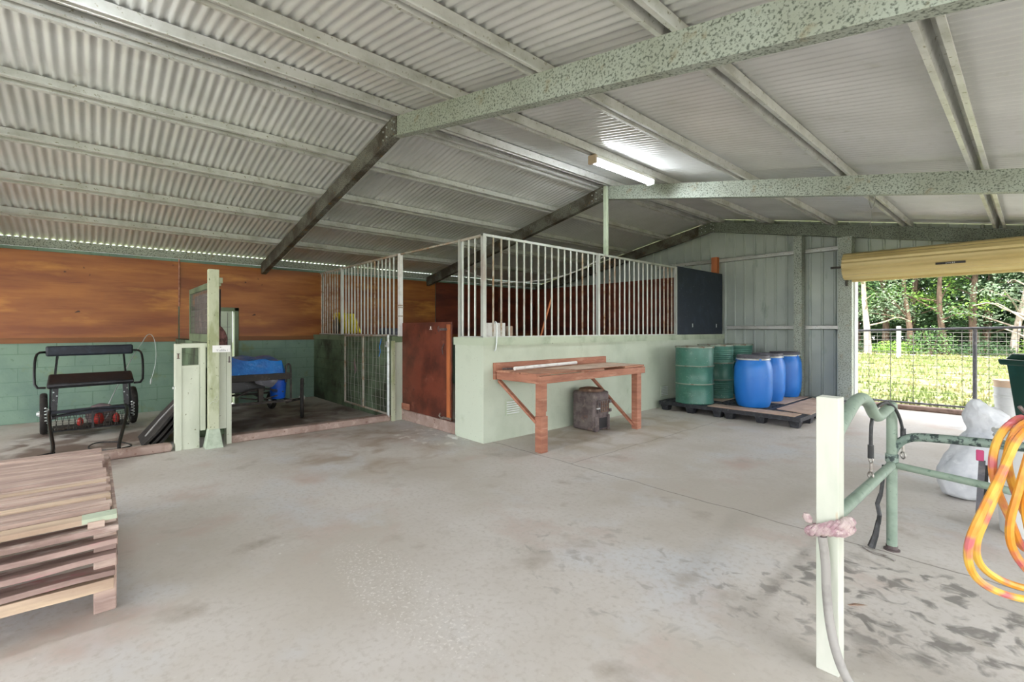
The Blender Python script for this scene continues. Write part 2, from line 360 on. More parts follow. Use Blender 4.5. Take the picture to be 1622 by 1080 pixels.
# ------------------------------------------------------------------ setting: ground, slab, roof, walls
struct('floor', B().box(-9.96, XE+.5, YF-.3, 10.32, -.12, 0), 'floor')
lawn = B().box(-60, 60, 10.32, 80, -.3, -.06).box(XE+3.5, 60, -40, 10.32, -.3, -.06).box(-60, -9.96, -40, 10.32, -.3, -.06).box(-9.96, XE+3.5, -40, YF-3.5, -.3, -.06)
tag(obj('lawn', lawn, 'grass'), 'mown green paddock lawn beyond the gate', 'lawn', kind='stuff')
struct('trim_1', B().box(-9.96, XE+3.5, YF-3.5, YF-.3, -.2, -.03).box(XE+.5, XE+3.5, YF-.3, 10.32, -.2, -.03), 'gravel')   # unseen gravel apron round the slab, added to bounce sun onto the ceiling
gb = B(); rg = random.Random(3)
for i in range(9000):
    y = 10.5+24*rg.random()**1.6; x = rg.uniform(-9 if y > 16 else -5, 3); h = rg.uniform(.03, .09)*(1+.02*y); a = rg.uniform(0, PI); w = .012+.0012*y
    dx, dy = math.cos(a)*w, math.sin(a)*w
    gb.add([(x-dx, y-dy, -.062), (x+dx, y+dy, -.062), (x+rg.uniform(-.03, .03), y+rg.uniform(-.03, .03), -.06+h)], [(0, 1, 2)])
tag(obj('grass_blades', gb, 'grassblade', fix=False), 'short mown grass blades standing in the paddock beyond the gate', 'grass', kind='stuff')
struct('trim_2', B().box(-30, 20, 33.2, 34.6, -.065, -.045), 'gravel')      # pale track before the trees

def corrugated(name, x0, x1, y0, y1):
    b = B(); n = int((y1-y0)/.076*8); rows = 2
    for i in range(n+1):
        y = y0+(y1-y0)*i/n; dz = .009*math.cos(2*PI*(y-y0)/.076)
        for x in (x0, x1):
            b.v.append(Vector((x, y, zt(x)+.109+dz)))
    b.f = [(2*i, 2*i+1, 2*i+3, 2*i+2) for i in range(n)]
    m = len(b.v)
    b.v += [v+Vector((0, 0, .001)) for v in b.v[:m]]
    b.f += [(2*i+m, 2*i+2+m, 2*i+3+m, 2*i+1+m) for i in range(n)]
    o = struct(name, b, 'sheet', fix=False)
    for p in o.data.polygons: p.use_smooth = True
    return o
corrugated('ceiling', -9.80, XR-.01, YF-.1, YG+.12)
corrugated('ceiling_right', XR+.01, XE+.25, YF-.1, YG+.12)
struct('trim_3', B().add([(XR-.25, YF-.1, zt(XR-.25)+.12), (XR, YF-.1, ZR+.15), (XR+.25, YF-.1, zt(XR+.25)+.12), (XR-.25, YG+.12, zt(XR-.25)+.12), (XR, YG+.12, ZR+.15), (XR+.25, YG+.12, zt(XR+.25)+.12)], [(0, 1, 4, 3), (1, 2, 5, 4)]), 'sheet')

# left block wall with a low doorway
wl = B()
D0, D1, DZ = 1.30, 1.95, 1.72
wl.box(XW-.19, XW, YF, D0, 0, 2.56).box(XW-.19, XW, D1, YG, 0, 2.56).box(XW-.19, XW, D0, D1, DZ, 2.56)
struct('wall_left', wl, 'block')
d2 = struct('door_2', B().box(XW-.06, XW-.02, D0+.02, D1-.05, .02, DZ-.03), 'cap')
ORG[d2] = Vector((0, 0, 0))
fr = B().box(XW-.16, XW+.02, D0-.04, D0+.02, 0, DZ+.03).box(XW-.16, XW+.02, D1-.02, D1+.04, 0, DZ+.03).box(XW-.16, XW+.02, D0-.04, D1+.04, DZ-.03, DZ+.03)
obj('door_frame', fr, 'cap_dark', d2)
g = B()
for i in range(6): g.beam((XW-.015, D0+.06, .3+.22*i), (XW-.015, D1-.08, .3+.22*i), .006, .006)
for i in range(4): g.beam((XW-.015, D0+.1+.14*i, .1), (XW-.015, D0+.1+.14*i, DZ-.06), .006, .006)
obj('door_mesh', g, 'wire', d2)

# gable wall: ribbed vertical sheeting with the roller door opening
wf = B(); DX0, DX1, DH = -2.07, .78, 2.32
def ribs(x0, x1, z0f, z1f):
    pts = []; x = x0; k = 0
    while x < x1-1e-6:
        for dx, dy in ((0, 0), (.15, 0), (.162, .018), (.184, .018), (.196, 0)):
            if x+dx < x1: pts.append((x+dx, dy))
        for q in (.05, .10):
            pass
        x += .196
    pts.append((x1, 0)); base = len(wf.v)
    for x, dy in pts:
        wf.v += [Vector((x, YG-dy, z0f(x))), Vector((x, YG-dy, z1f(x)))]
    wf.f += [(base+2*i, base+2*i+2, base+2*i+3, base+2*i+1) for i in range(len(pts)-1)]
    base2 = len(wf.v)
    for x, dy in pts:
        wf.v += [Vector((x, YG+.02-dy, z0f(x))), Vector((x, YG+.02-dy, z1f(x)))]
    wf.f += [(base2+2*i+1, base2+2*i+3, base2+2*i+2, base2+2*i) for i in range(len(pts)-1)]
top = lambda x: zt(x)+.095
ribs(-9.96, XR, lambda x: .0, top); ribs(XR, DX0, lambda x: .0, top)
ribs(DX0, DX1, lambda x: DH, top); ribs(DX1, XE, lambda x: 0, top)
wo = struct('wall_far', wf, 'clad', fix=False)
struct('trim_4', B().box(-4.3, -2.30, 9.80, 9.87, .06, .13), 'clad')        # base rail of the gable sheeting
struct('trim_5', B().box(DX0-.03, DX0+.0, 9.76, 9.95, 0, 2.3), 'jamb')        # white door jamb

# stall walls
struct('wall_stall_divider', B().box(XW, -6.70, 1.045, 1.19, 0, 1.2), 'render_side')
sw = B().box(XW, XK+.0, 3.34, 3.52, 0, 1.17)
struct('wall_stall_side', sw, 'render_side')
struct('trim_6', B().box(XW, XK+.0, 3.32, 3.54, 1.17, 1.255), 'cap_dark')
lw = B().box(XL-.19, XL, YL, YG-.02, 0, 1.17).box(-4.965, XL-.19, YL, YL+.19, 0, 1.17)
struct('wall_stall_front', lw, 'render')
struct('trim_7', B().box(XL-.21, XL+.018, YL-.018, YG-.02, 1.165, 1.262).box(-4.975, XL-.21, YL-.018, YL+.21, 1.165, 1.262), 'cap')
k1 = B().box(XK-.15, XK, YF, .66, 0, .09); struct('trim_8', k1, 'kerb', bevel=.03, seg=3)
k2 = B().box(XK-.15, XK, 1.23, 3.30, 0, .09); struct('trim_9', k2, 'kerb', bevel=.012)
k3 = B().box(XK+.01, -4.99, 3.47, 3.62, 0, .155); struct('trim_10', k3, 'kerb', bevel=.012)
struct('trim_11', B().tube([(-2.2, 10.27, .035), (3.4, 10.27, .035)], .05, 14), 'brownpipe', smooth=True)    # pipe sill under the gate

# vent grilles in the stall wall
for i, (y0, z0, lab) in enumerate([(3.80, .29, 'louvred vent grille low in the green wall left of the bench leg'), (7.39, .18, 'louvred vent grille low in the green wall beside the pallet')]):
    v = thing('vent_grille', lab, 'vent', (XL, y0+.11, z0))
    obj('frame', B().box(XL, XL+.008, y0, y0+.235, z0, z0+.19), 'cap', v)
    for k in range(6): obj('slat', B().beam((XL+.012, y0+.015, z0+.025+.028*k), (XL+.012, y0+.22, z0+.025+.028*k), .012, .010), 'jamb', v)

# ------------------------------------------------------------------ steel frames
DR = .2
rl = {2.36: 'nearest speckled steel roof frame, its arm sweeping overhead to the top right', 5.95: 'second speckled steel roof frame, the fluorescent light ending beside it',
      9.63: 'farthest speckled steel roof frame against the gable sheeting', -1.25: 'speckled steel roof frame behind the camera over the crate', -4.85: 'speckled steel roof frame at the open front'}
for y in RAF:
    t = thing('portal_frame', rl[y], 'steel frame', (XR, y, ZR-DR), 'steel roof frames')
    for sgn, x1 in ((-1, XW+.02), (1, XE)):
        p = (XR+sgn*.0, y, ZR-DR/2); q = (x1, y, zt(x1)-DR/2)
        w, h, th = .085, DR, .006
        # C section, web on the near face, flanges towards the gable
        s_ = -1 if sgn > 0 else 1        # which side is "near"
        side = [(0, -h/2), (w, -h/2), (w, -h/2+.02), (w-th, -h/2+.02), (w-th, -h/2+th), (th, -h/2+th), (th, h/2-th), (w-th, h/2-th), (w-th, h/2-.02), (w, h/2-.02), (w, h/2), (0, h/2)]
        pv, qv = Vector(p), Vector(q); tt = (qv-pv).normalized(); a = tt.cross(Vector((0, 0, 1)))
        f = 1 if a.y > 0 else -1
        bb = B().sweep([(f*u, v) for u, v in side], p, q)
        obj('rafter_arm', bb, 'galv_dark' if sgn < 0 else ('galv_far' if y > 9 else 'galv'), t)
    rp = B(); zz = ZR-.1
    rp.add([(XR-.27, y-.008, zt(XR-.27)-.195), (XR, y-.008, ZR-.19), (XR+.09, y-.008, zt(XR+.09)-.19), (XR+.09, y-.008, zt(XR+.09)), (XR, y-.008, ZR), (XR-.27, y-.008, zt(XR-.27)),
            (XR-.27, y, zt(XR-.27)-.195), (XR, y, ZR-.19), (XR+.09, y, zt(XR+.09)-.19), (XR+.09, y, zt(XR+.09)), (XR, y, ZR), (XR-.27, y, zt(XR-.27))],
           [(0, 1, 4, 5), (1, 2, 3, 4), (11, 10, 7, 6), (10, 9, 8, 7), (0, 6, 7, 1), (1, 7, 8, 2), (2, 8, 9, 3), (3, 9, 10, 4), (4, 10, 11, 5), (5, 11, 6, 0)])
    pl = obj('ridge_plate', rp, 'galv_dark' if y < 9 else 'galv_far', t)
    for bx, bz in ((-.2, -.06), (-.2, -.15), (-.12, -.05), (-.12, -.15), (.0, -.04), (.0, -.13), (.05, -.06), (.05, -.15)):
        obj('bolt', B().lathe([(.011, -.018), (.011, -.008)], (XR+bx, y, ZR+bz-.2*abs(bx)), 6, 'y'), 'silver', pl)

pur = [(-8.66, 'galvanised roof purlin nearest the left eave'), (-7.61, 'galvanised roof purlin second up from the left eave'), (-6.61, 'galvanised roof purlin third up from the left eave'), (-5.60, 'galvanised roof purlin first left of the ridge pair'),
       (-4.66, 'galvanised ridge purlin on the left of the ridge pair'), (-4.40, 'galvanised ridge purlin on the right of the ridge pair'), (-3.44, 'galvanised roof purlin carrying the fluorescent light'), (-2.39, 'galvanised roof purlin second right of the ridge'),
       (-1.36, 'galvanised roof purlin third right of the ridge'), (-.34, 'open galvanised roof purlin nearly overhead at the top right'), (.70, 'galvanised roof purlin right of the overhead one'), (1.75, 'galvanised roof purlin towards the open right side'), (2.8, 'galvanised roof purlin nearest the open right side')]
for x, lab in pur:
    z = zt(x)+.001; h = .094; t_ = .003
    w0, w1, ft = .028, .036, .03    # crown half, mouth half, foot width
    prof = [(-w1-ft, 0), (-w1+t_, 0), (-w0+t_, h-t_), (w0-t_, h-t_), (w1-t_, 0), (w1+ft, 0), (w1+ft, .010), (w1+ft-t_, .010), (w1+ft-t_, t_), (w1, t_), (w0, h), (-w0, h), (-w1, t_), (-w1-ft+t_, t_), (-w1-ft+t_, .010), (-w1-ft, .010)]
    sl = SL if x < XR else -SL
    up = Vector((-sl, 0, 1)).normalized()
    b = B().sweep(prof, (x, YF, z), (x, YG-.03, z), up)
    solo('roof_purlin', b, 'purlin', lab, 'purlin', 'roof purlins')
b = B().sweep([(-.035, -.125), (.03, -.125), (.03, 0), (-.035, 0), (-.035, -.015), (.024, -.015), (.024, -.11), (-.035, -.11)], (XW+.06, YF, zt(XW+.06)+.095), (XW+.06, YG-.02, zt(XW+.06)+.095))
solo('eave_beam', B().box(XW-.005, XW+.012, YF, YG-.03, 2.561, zt(XW)+.0985).box(XW+.012, XW+.05, YF, YG-.03, 2.561, 2.567), 'galv', 'speckled galvanised eave beam on top of the left block wall', 'beam')

# gable columns and girts
solo('steel_column', B().box(-2.29, -2.09, 9.62, 9.84, 0, zt(-2.2)-DR), 'galv', 'thick speckled steel column beside the roller door', 'column')
solo('steel_column', B().box(-2.99, -2.86, 9.66, 9.84, .0, zt(-2.9)-DR), 'galv', 'slim speckled steel column between the blue barrels and the thick column', 'column')
solo('steel_column', B().box(.82, 1.0, 9.62, 9.84, 0, zt(.9)-DR), 'galv', 'steel column on the far side of the roller door', 'column')
for y in RAF[:4]:
    solo('steel_column', B().box(XE-.2, XE-.02, y, y+.09, 0, zt(XE-.1)-DR), 'galv', 'steel column on the open right side, carrying roof frame at %.0f metres' % (y+10) if False else {-4.85: 'steel column at the front of the open right side', -1.25: 'steel column second along the open right side', 2.36: 'steel column third along the open right side', 5.95: 'steel column fourth along the open right side'}[y], 'column')
for z, nm in ((2.80, 'upper'), (1.395, 'lower')):
    for x0, x1, w in ((-5.9 if nm == 'upper' else -4.3, -3.0, 'left of the slim column'), (-2.85, -2.30, 'between the two columns')):
        prof = [(-.03, -.028), (.03, -.028), (.03, .028), (-.03, .028)]
        g = B().box(x0, x1, 9.80, 9.875, z-.035, z-.027).box(x0, x1, 9.80, 9.875, z+.027, z+.035).box(x0, x1, 9.868, 9.875, z-.027, z+.027).box(x0, x1, 9.80, 9.806, z-.035, z-.012).box(x0, x1, 9.80, 9.806, z+.012, z+.035)
        solo('wall_girt', g, 'purlin', '%s galvanised wall girt %s' % (nm, w), 'girt')

# ------------------------------------------------------------------ roller door (rolled up)
dr = struct('door_1', B().lathe([(.222 if i % 2 else .214, -2.13+2.96*0) for i in (0,)]+[(.2, .80)], (0, 9.45, 2.405), 24, 'x'), 'rollcream')
bpy.data.objects.remove(dr)
b = B(); n = 44; x0, x1, cy, cz = -2.14, .84, 9.40, 2.405
rad = lambda k: .222-(.015 if k % 4 == 0 else 0)-(.004 if k % 4 == 2 else 0)
for x in (x0, x1):
    for k in range(n):
        a = 2*PI*k/n; b.v.append(Vector((x, cy+rad(k)*math.cos(a), cz+rad(k)*math.sin(a))))
b.f = [(k, (k+1) % n, n+(k+1) % n, n+k) for k in range(n)]+[tuple(range(n-1, -1, -1)), tuple(range(n, 2*n))]
dr = struct('door_1', b, 'rollcream'); ORG[dr] = Vector((0, 0, 0))
obj('curtain_tail', B().box(x0+.08, x1-.08, 9.60, 9.615, 2.20, 2.42).box(x0+.06, x1-.06, 9.585, 9.63, 2.16, 2.20), 'rollcream', dr)
obj('bracket', B().box(x0-.03, x0-.004, 9.30, 9.62, 2.38, 2.42).box(x0-.03, x0-.004, 9.56, 9.62, 2.1, 2.42), 'rollerdark', dr)
obj('axle', B().tube([(x0-.2, cy, cz), (x0, cy, cz)], .018, 10), 'rollerdark', dr)
# maker's strip on the curtain
ang = math.radians(202); rr = .226
pc = Vector((0, cy+rr*math.cos(ang), cz+rr*math.sin(ang))); nrm = Vector((0, math.cos(ang), math.sin(ang))); tg = Vector((0, -nrm.z, nrm.y))
st = B(); xs0, xs1 = -.98, -.66; c0 = pc+tg*-.016; c1 = pc+tg*.016
st.add([(xs0, *(c0)[1:]), (xs1, *(c0)[1:]), (xs1, *(c1)[1:]), (xs0, *(c1)[1:])]+[(xx, *(cc+nrm*.003)[1:]) for xx, cc in ((xs0, c0), (xs1, c0), (xs1, c1), (xs0, c1))], [(0, 1, 2, 3), (7, 6, 5, 4), (0, 4, 5, 1), (1, 5, 6, 2), (2, 6, 7, 3), (3, 7, 4, 0)])
lb = obj('maker_strip', st, 'ink', dr)
up_ = -tg if tg.z < 0 else tg
R = Matrix((Vector((1, 0, 0)), up_, Vector((1, 0, 0)).cross(up_))).transposed()
text('strip_lettering', 'o=== B.E', .026, Vector((-.82, pc.y, pc.z))+nrm*.005, R, 'paper', lb)

# ------------------------------------------------------------------ fluorescent battens
def batten_light(x, y0, lab):
    z = zt(x)
    t = thing('batten_light', lab, 'light', (x, y0+.63, z-.105), 'fluorescent battens')
    obj('housing', B().box(x-.055, x+.055, y0, y0+1.26, z-.045, z-.002), 'battenwhite', t, bevel=.004)
    pr = [(.05*math.cos(a), -.045-.055*math.sin(a)) for a in [PI*i/10 for i in range(11)]]
    obj('diffuser', B().sweep([(-u, v) for u, v in pr], (x, y0+.03, z), (x, y0+1.23, z)), 'tube', t, smooth=True)
    obj('end_cap', B().box(x-.056, x+.056, y0-.01, y0+.03, z-.106, z-.004), 'beige', t, bevel=.006)
    obj('end_cap', B().box(x-.054, x+.054, y0+1.23, y0+1.262, z-.100, z-.004), 'battenwhite', t, bevel=.006)
batten_light(-3.44, 4.32, 'lit fluorescent batten under the roof purlin right of the ridge')
batten_light(-3.44, -1.0, 'added unseen fluorescent batten behind the camera, left of the ridge')  # extra batten out of view, added to brighten the shed
batten_light(.70, 1.2, 'added out-of-frame fluorescent batten over the tie-up rails')  # added outside the frame to lift the indoor light
batten_light(-2.39, -3.9, 'added unseen fluorescent batten near the open front, right of the ridge')  # another unseen batten, put in for more light indoors
# ------------------------------------------------------------------ plywood sheets
def panel(y0, y1, lab, m='ply', notch=None):
    b = B(); x0, x1 = XW+.001, XW+.018
    z0, z1 = 1.235, 2.51
    if notch: b.box(x0, x1, y0, notch[0], z0, z1).box(x0, x1, notch[1], y1, z0, z1).box(x0, x1, notch[0], notch[1], notch[2], z1)
    else: b.box(x0, x1, y0, y1, z0, z1)
    t = thing('plywood_sheet', lab, 'plywood sheet', (XW, (y0+y1)/2, 1.155), 'plywood sheets lining the walls')
    obj('sheet', b, m, t)
    bb = B()
    for a, c in ([(y0, notch[0]), (notch[1], y1)] if notch else [(y0, y1)]): bb.box(x0, x1+.012, a, c, 1.155, 1.235)
    obj('batten', bb, 'batten', t)
panel(-4.9, -2.48, 'orange stained plywood sheet left of the frame, nearest the open front')
panel(-2.46, -1.33, 'orange stained plywood sheet over the block wall at the picture\'s left edge')
panel(-1.31, 1.085, 'large orange stained plywood sheet on the block wall above the black carriage')
panel(1.105, 3.50, 'orange stained plywood sheet with a doorway notch above the blue tarp', 'ply', (D0-.045, D1+.045, DZ+.035))
panel(3.52, 6.2, 'brown plywood sheet behind the red door, seen over it', 'ply')
panel(6.22, 8.2, 'dark maroon plywood sheet behind the bars, left one at the back wall', 'ply_dark')
panel(8.22, 9.6, 'dark maroon plywood sheet in the back corner of the barred stall', 'ply_dark')
for x0, x1, w in ((-9.74, -7.2, 'left'), (-7.19, -4.6, 'right')):
    solo('plywood_sheet', B().box(x0, x1, 9.60, 9.618, 1.16, 2.51), 'ply_dark', 'dark maroon plywood sheet across the gable end behind the bars, %s one' % w, 'plywood sheet', 'plywood sheets lining the walls')
solo('block_lining', B().box(-9.76, -4.58, 9.62, 9.78, 0, 1.16), 'render_side', 'green block wall under the maroon plywood inside the barred stall', 'low wall')
solo('conduit', B().tube([(XW+.035, 1.096, 1.75), (XW+.035, 1.096, 2.55)], .012, 8), 'timber_red', 'thin dark cover strip over the plywood joint left of the tall post', 'strip')
solo('timber_post', B().box(-4.56, -4.44, 9.70, 9.80, 1.262, 2.87), 'dooredge', 'short orange timber post behind the navy board corner', 'post')

# ------------------------------------------------------------------ divider end joinery between the two open stalls
t = thing('divider_cabinet', 'pale green boarded stall divider end with a dark feed opening', 'stall divider', (XK, .93, 0))
x0, x1 = XK-.14, XK
obj('side_board', B().box(x0, x1, .685, .745, 0, 1.195), 'joinery', t, bevel=.004)
obj('lower_panel', B().box(x0+.03, x1-.012, .745, .912, 0, .945).box(x0+.03, x1-.006, .745, .912, .925, .95), 'joinery', t)
obj('top_rail', B().box(x0, x1+.004, .745, .985, 1.15, 1.20), 'joinery', t, bevel=.004)
obj('narrow_board', B().box(x0+.05, x1+.01, .918, .968, .2, 1.165), 'joinery', t, bevel=.003)
obj('narrow_board', B().box(x0+.05, x1-.02, .912, .975, .21, 1.15), 'joinery', t)
obj('right_panel', B().box(x0, x1, 1.09, 1.178, .19, 1.125), 'joinery', t, bevel=.003)
obj('right_stile', B().box(x0, x1+.006, 1.178, 1.232, 0, 1.125), 'joinery', t, bevel=.004)
obj('inner_cavity', B().box(x0-.3, x0+.02, .76, 1.20, 0.1, .9), 'render_side', t)
obj('keyhole_plate', B().box(x1, x1+.006, .705, .718, 1.03, 1.09).box(x1, x1+.006, .698, .725, 1.083, 1.09).box(x1, x1+.006, .698, .725, 1.03, 1.037), 'iron', t)
obj('keyhole_plate', B().box(x1+.006, x1+.012, 1.20, 1.212, .98, 1.04).box(x1+.006, x1+.016, 1.198, 1.216, .965, .985), 'iron', t)
obj('door_knob', B().lathe([(.0, -.02), (.016, -.016), (.018, 0), (.01, .004)], (x1-.07, .683, .70), 12, 'y', caps=False), 'silver', t, smooth=True)
t = thing('tall_post', 'tall mossy pale green timber post on a tapered concrete footing', 'post', (XK+.06, 1.035, 0))
obj('post', B().box(XK+.002, XK+.105, .985, 1.088, .2, 2.05), 'oldpost', t, bevel=.004)
obj('footing', B().taper((XK+.055, 1.037), 0, .215, .09, .088, .055, .056), 'concrete_pad', t, bevel=.005)
obj('stub_block', B().box(XK-.10, XK+.04, 1.088, 1.135, 1.90, 1.965).box(XK-.06, XK+.0, 1.10, 1.125, 1.87, 1.90), 'oldpost', t, bevel=.003)
obj('twine', B().tube([(XK+.108, .98, .50), (XK+.112, 1.02, .535), (XK+.112, 1.06, .52), (XK+.11, 1.085, .56)], .004, 6).tube([(XK+.11, 1.03, .53), (XK+.115, 1.07, .60)], .003, 6), 'joinery', t)
t = thing('name_sign', 'small white card sign with faint lettering on the tall post', 'sign', (XK+.12, 1.11, 1.10))
sg = obj('card', B().box(XK+.106, XK+.110, 1.02, 1.20, 1.095, 1.175), 'paper', t)
RX = Matrix(((0, 0, 1), (1, 0, 0), (0, 1, 0)))
text('lettering', 'V aBBa i', .034, (XK+.111, 1.115, 1.118), RX, 'inkgrey', t)
text('lettering', 'x', .026, (XK+.111, 1.10, 1.155), RX, 'ink', t)
# mesh screen standing on the divider wall
t = thing('mesh_screen', 'green framed wire mesh screen standing on the stall divider wall', 'mesh screen', (-7.3, 1.06, 1.2))
fr = B().box(-8.22, -6.44, 1.045, 1.08, 1.86, 1.93).box(-8.22, -6.44, 1.045, 1.08, 1.2, 1.30).box(-8.22, -8.17, 1.045, 1.08, 1.30, 1.86).box(-6.50, -6.44, 1.045, 1.08, 1.30, 1.86)
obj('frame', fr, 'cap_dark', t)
w = B()
for i in range(22): w.beam((-8.17+.078*i, 1.06, 1.30), (-8.17+.078*i, 1.06, 1.86), .006, .006)
for i in range(6): w.beam((-8.17, 1.06, 1.38+.08*i), (-6.5, 1.06, 1.38+.08*i), .006, .006)
obj('wire_grid', w, 'wire', t)
rg_ = B()
for i in range(18):
    pass
rgs = [((-8.3+1.8*i/24, 1.12+.018*math.sin(i*1.7), 1.5), ) for i in range(25)]
for i, (c,) in enumerate(rgs):
    rg_.v += [Vector((c[0], c[1], 1.205)), Vector((c[0], c[1]+.004, 1.84)), Vector((c[0], c[1]+.012, 1.205)), Vector((c[0], c[1]+.016, 1.84))]
for i in range(24):
    a = 4*i; rg_.f += [(a, a+4, a+5, a+1), (a+2, a+3, a+7, a+6), (a, a+2, a+6, a+4), (a+1, a+5, a+7, a+3)]
solo('horse_rug', rg_, 'rug', 'grey and pink rug standing behind the wire mesh screen', 'rug', smooth=True)
bg = B().rings([((XK-.07, 1.14, 1.126), (.055, 0, 0), (0, .045, 0)), ((XK-.07, 1.14, 1.17), (.07, 0, 0), (0, .058, 0)), ((XK-.07, 1.14, 1.26), (.072, 0, 0), (0, .06, 0)), ((XK-.07, 1.135, 1.33), (.06, 0, 0), (0, .045, 0)), ((XK-.07, 1.125, 1.385), (.03, 0, 0), (0, .02, 0)), ((XK-.07, 1.12, 1.40), (.008, 0, 0), (0, .008, 0))], 20, .04, 3)
solo('net_bag', bg, 'bag', 'small maroon net bag standing beside the tall post', 'bag', smooth=True)

# ------------------------------------------------------------------ side stall wall: pillar, bars, mesh gate
solo('door_post', B().box(XK+.0, XK+.05, 3.30, 3.345, 0, 1.19), 'oldpost', 'slim green timber post at the end of the side stall wall', 'post', bevel=.003)
solo('pillar_face', B().box(XK+.001, XK+.02, 3.35, 3.50, 0, 1.165), 'joinery', 'pale green board capping the end of the side stall wall', 'board')

def bar_panel(lab, axis, at, lo, hi, barpos, posts, z0=1.262, z1=2.505, rust=(), r=.0125, grp='galvanised bar screens', rails=True):
    f = (lambda u, z: (at, u, z)) if axis == 'y' else (lambda u, z: (u, at, z))
    t = thing('bar_screen', lab, 'bar screen', f((lo+hi)/2, z0), grp)
    def bx(u0, u1, w, a, c):
        return B().box(at-w/2, at+w/2, u0, u1, a, c) if axis == 'y' else B().box(u0, u1, at-w/2, at+w/2, a, c)
    if rails:
        obj('top_rail', bx(lo, hi, .032, z1-.03, z1), 'bars_rust' if axis == 'x' else 'bars', t)
        obj('bottom_rail', bx(lo, hi, .032, z0, z0+.014), 'bars', t)
    for i, u in enumerate(barpos):
        obj('bar', B().tube([f(u, z0+.01), f(u, z1-.02)], r, 8), 'bars_rust' if i in rust else 'bars', t, smooth=True)
    for u0, u1 in posts: obj('screen_post', bx(u0, u1, .05, z0, z1-.001), 'bars', t)
    return t
Yb = XL-.03
bar_panel('galvanised bar screen on the long green wall, left section above the bench', 'y', Yb, YL+.0, 5.70, [3.50+.1295*(i+1) for i in range(16)], [(YL+.0, YL+.04), (5.655, 5.70)], rust=(0, 1, 13))
bar_panel('galvanised bar screen on the long green wall, right section beside the navy board', 'y', Yb, 5.70, 7.98, [5.70+.1325*(i+1) for i in range(16)], [(7.945, 7.98)], rust=(0, 1, 2, 13, 14, 15))
bar_panel('short galvanised bar screen on the green wall end beside the red door', 'x', 3.50, -4.93, -4.41, [-4.855, -4.73, -4.60], [(-4.93, -4.885), (-4.46, -4.41)])
xb = [-9.66, -9.56, -9.45, -9.34, -9.215, -9.085, -8.96, -8.84]
bar_panel('rusty galvanised bar screen on the side stall wall, section at the back', 'x', 3.457, -9.74, -8.62, xb, [(-8.64, -8.60)], rust=range(8))
xb = [-8.44+.131*i for i in range(15)]
bar_panel('galvanised bar screen on the side stall wall above the mesh gate', 'x', 3.457, -8.60, -6.46, xb, [], rust=(4, 9))
t = thing('door_jamb_post', 'white square steel post with rust bands left of the red door', 'post', (-6.40, 3.457, 1.255))
obj('post', B().box(-6.435, -6.375, 3.43, 3.485, 1.255, 2.50), 'white', t)
for z in (1.55, 1.68, 1.71): obj('band', B().box(-6.438, -6.372, 3.427, 3.488, z, z+.018), 'bars_rust', t)
solo('lintel_pipe', B().tube([(-6.375, 3.457, 2.49), (-4.93, 3.485, 2.49)], .016, 10), 'bars_rust', 'rusty pipe spanning overhead above the red door', 'pipe', smooth=True)

t = thing('mesh_gate', 'galvanised pipe gate with sagging wire mesh against the side stall wall', 'gate', (-7.25, 3.27, .1))
gx0, gx1, gy = -8.02, -6.42, 3.27
obj('frame', B().tube([(gx0, gy, .10), (gx0, gy, 1.25), (gx1, gy, 1.27)], .017, 8).tube([(gx0, gy, .11), (gx1, gy, .10)], .017, 8), 'bars_rust', t, smooth=True)
obj('end_pipe', B().tube([(gx1, gy, .06), (gx1, gy, 1.28)], .022, 10), 'silver', t, smooth=True)
obj('brace', B().tube([(gx0+.75, gy-.01, .11), (gx0+.75, gy-.01, 1.25)], .015, 8), 'bars_rust', t, smooth=True)
w = B()
for i in range(1, 12):
    u = gx0+(gx1-gx0)*i/12; sag = .03*math.sin(i*2.1)
    w.tube([(u, gy, .12), (u+sag, gy-.01, .4), (u-sag, gy, .8), (u, gy, 1.25)], .0035, 5, smooth=1)
for i in range(9): w.beam((gx0, gy, .2+.12*i), (gx1, gy, .2+.12*i), .005, .005)
obj('wire_mesh', w, 'wire', t)
obj('latch', B().box(gx1-.03, gx1+.04, gy-.04, gy-.01, 1.10, 1.13).box(gx1-.02, gx1+.02, gy-.035, gy-.015, 1.13, 1.18), 'silver', t)
obj('baling_twine', B().tube([(gx1-.16, gy-.03, 1.22), (gx1-.22, gy-.035, 1.10), (gx1-.19, gy-.035, 1.02), (gx1-.24, gy-.035, .95)], .006, 5), 'tarp', t)
obj('cloth_scrap', B().rings([((-7.52, 3.23, .62), (.01, 0, 0), (0, .006, 0)), ((-7.50, 3.23, .70), (.035, 0, 0), (0, .012, 0)), ((-7.54, 3.23, .80), (.03, 0, 0), (0, .012, 0)), ((-7.55, 3.235, .88), (.008, 0, 0), (0, .006, 0))], 10, .1, 2), 'rug', t, smooth=True)

# ------------------------------------------------------------------ red-brown stall door
t = thing('stall_door', 'scuffed red-brown plywood stall door on a low kerb', 'door', (-5.7, 3.46, .16))
obj('door_panel', B().box(-6.34, -5.05, 3.455, 3.475, .165, 1.455), 'doorred', t, bevel=.003)
obj('bottom_board', B().box(-6.34, -6.12, 3.443, 3.456, .175, .26), 'timber_red', t)
obj('stile', B().box(-5.135, -5.065, 3.437, 3.456, .21, 1.425), 'dooredge', t, bevel=.003)
lt = obj('latch', B().box(-5.29, -5.12, 3.428, 3.438, 1.345, 1.375).tube([(-5.30, 3.425, 1.40), (-5.32, 3.42, 1.36), (-5.29, 3.42, 1.33)], .007, 6), 'iron', t)
obj('latch', B().box(-5.20, -5.02, 3.42, 3.437, .19, .215).tube([(-5.26, 3.425, .25), (-5.28, 3.42, .215), (-5.24, 3.42, .19), (-5.2, 3.42, .2)], .012, 6), 'chrome', t)
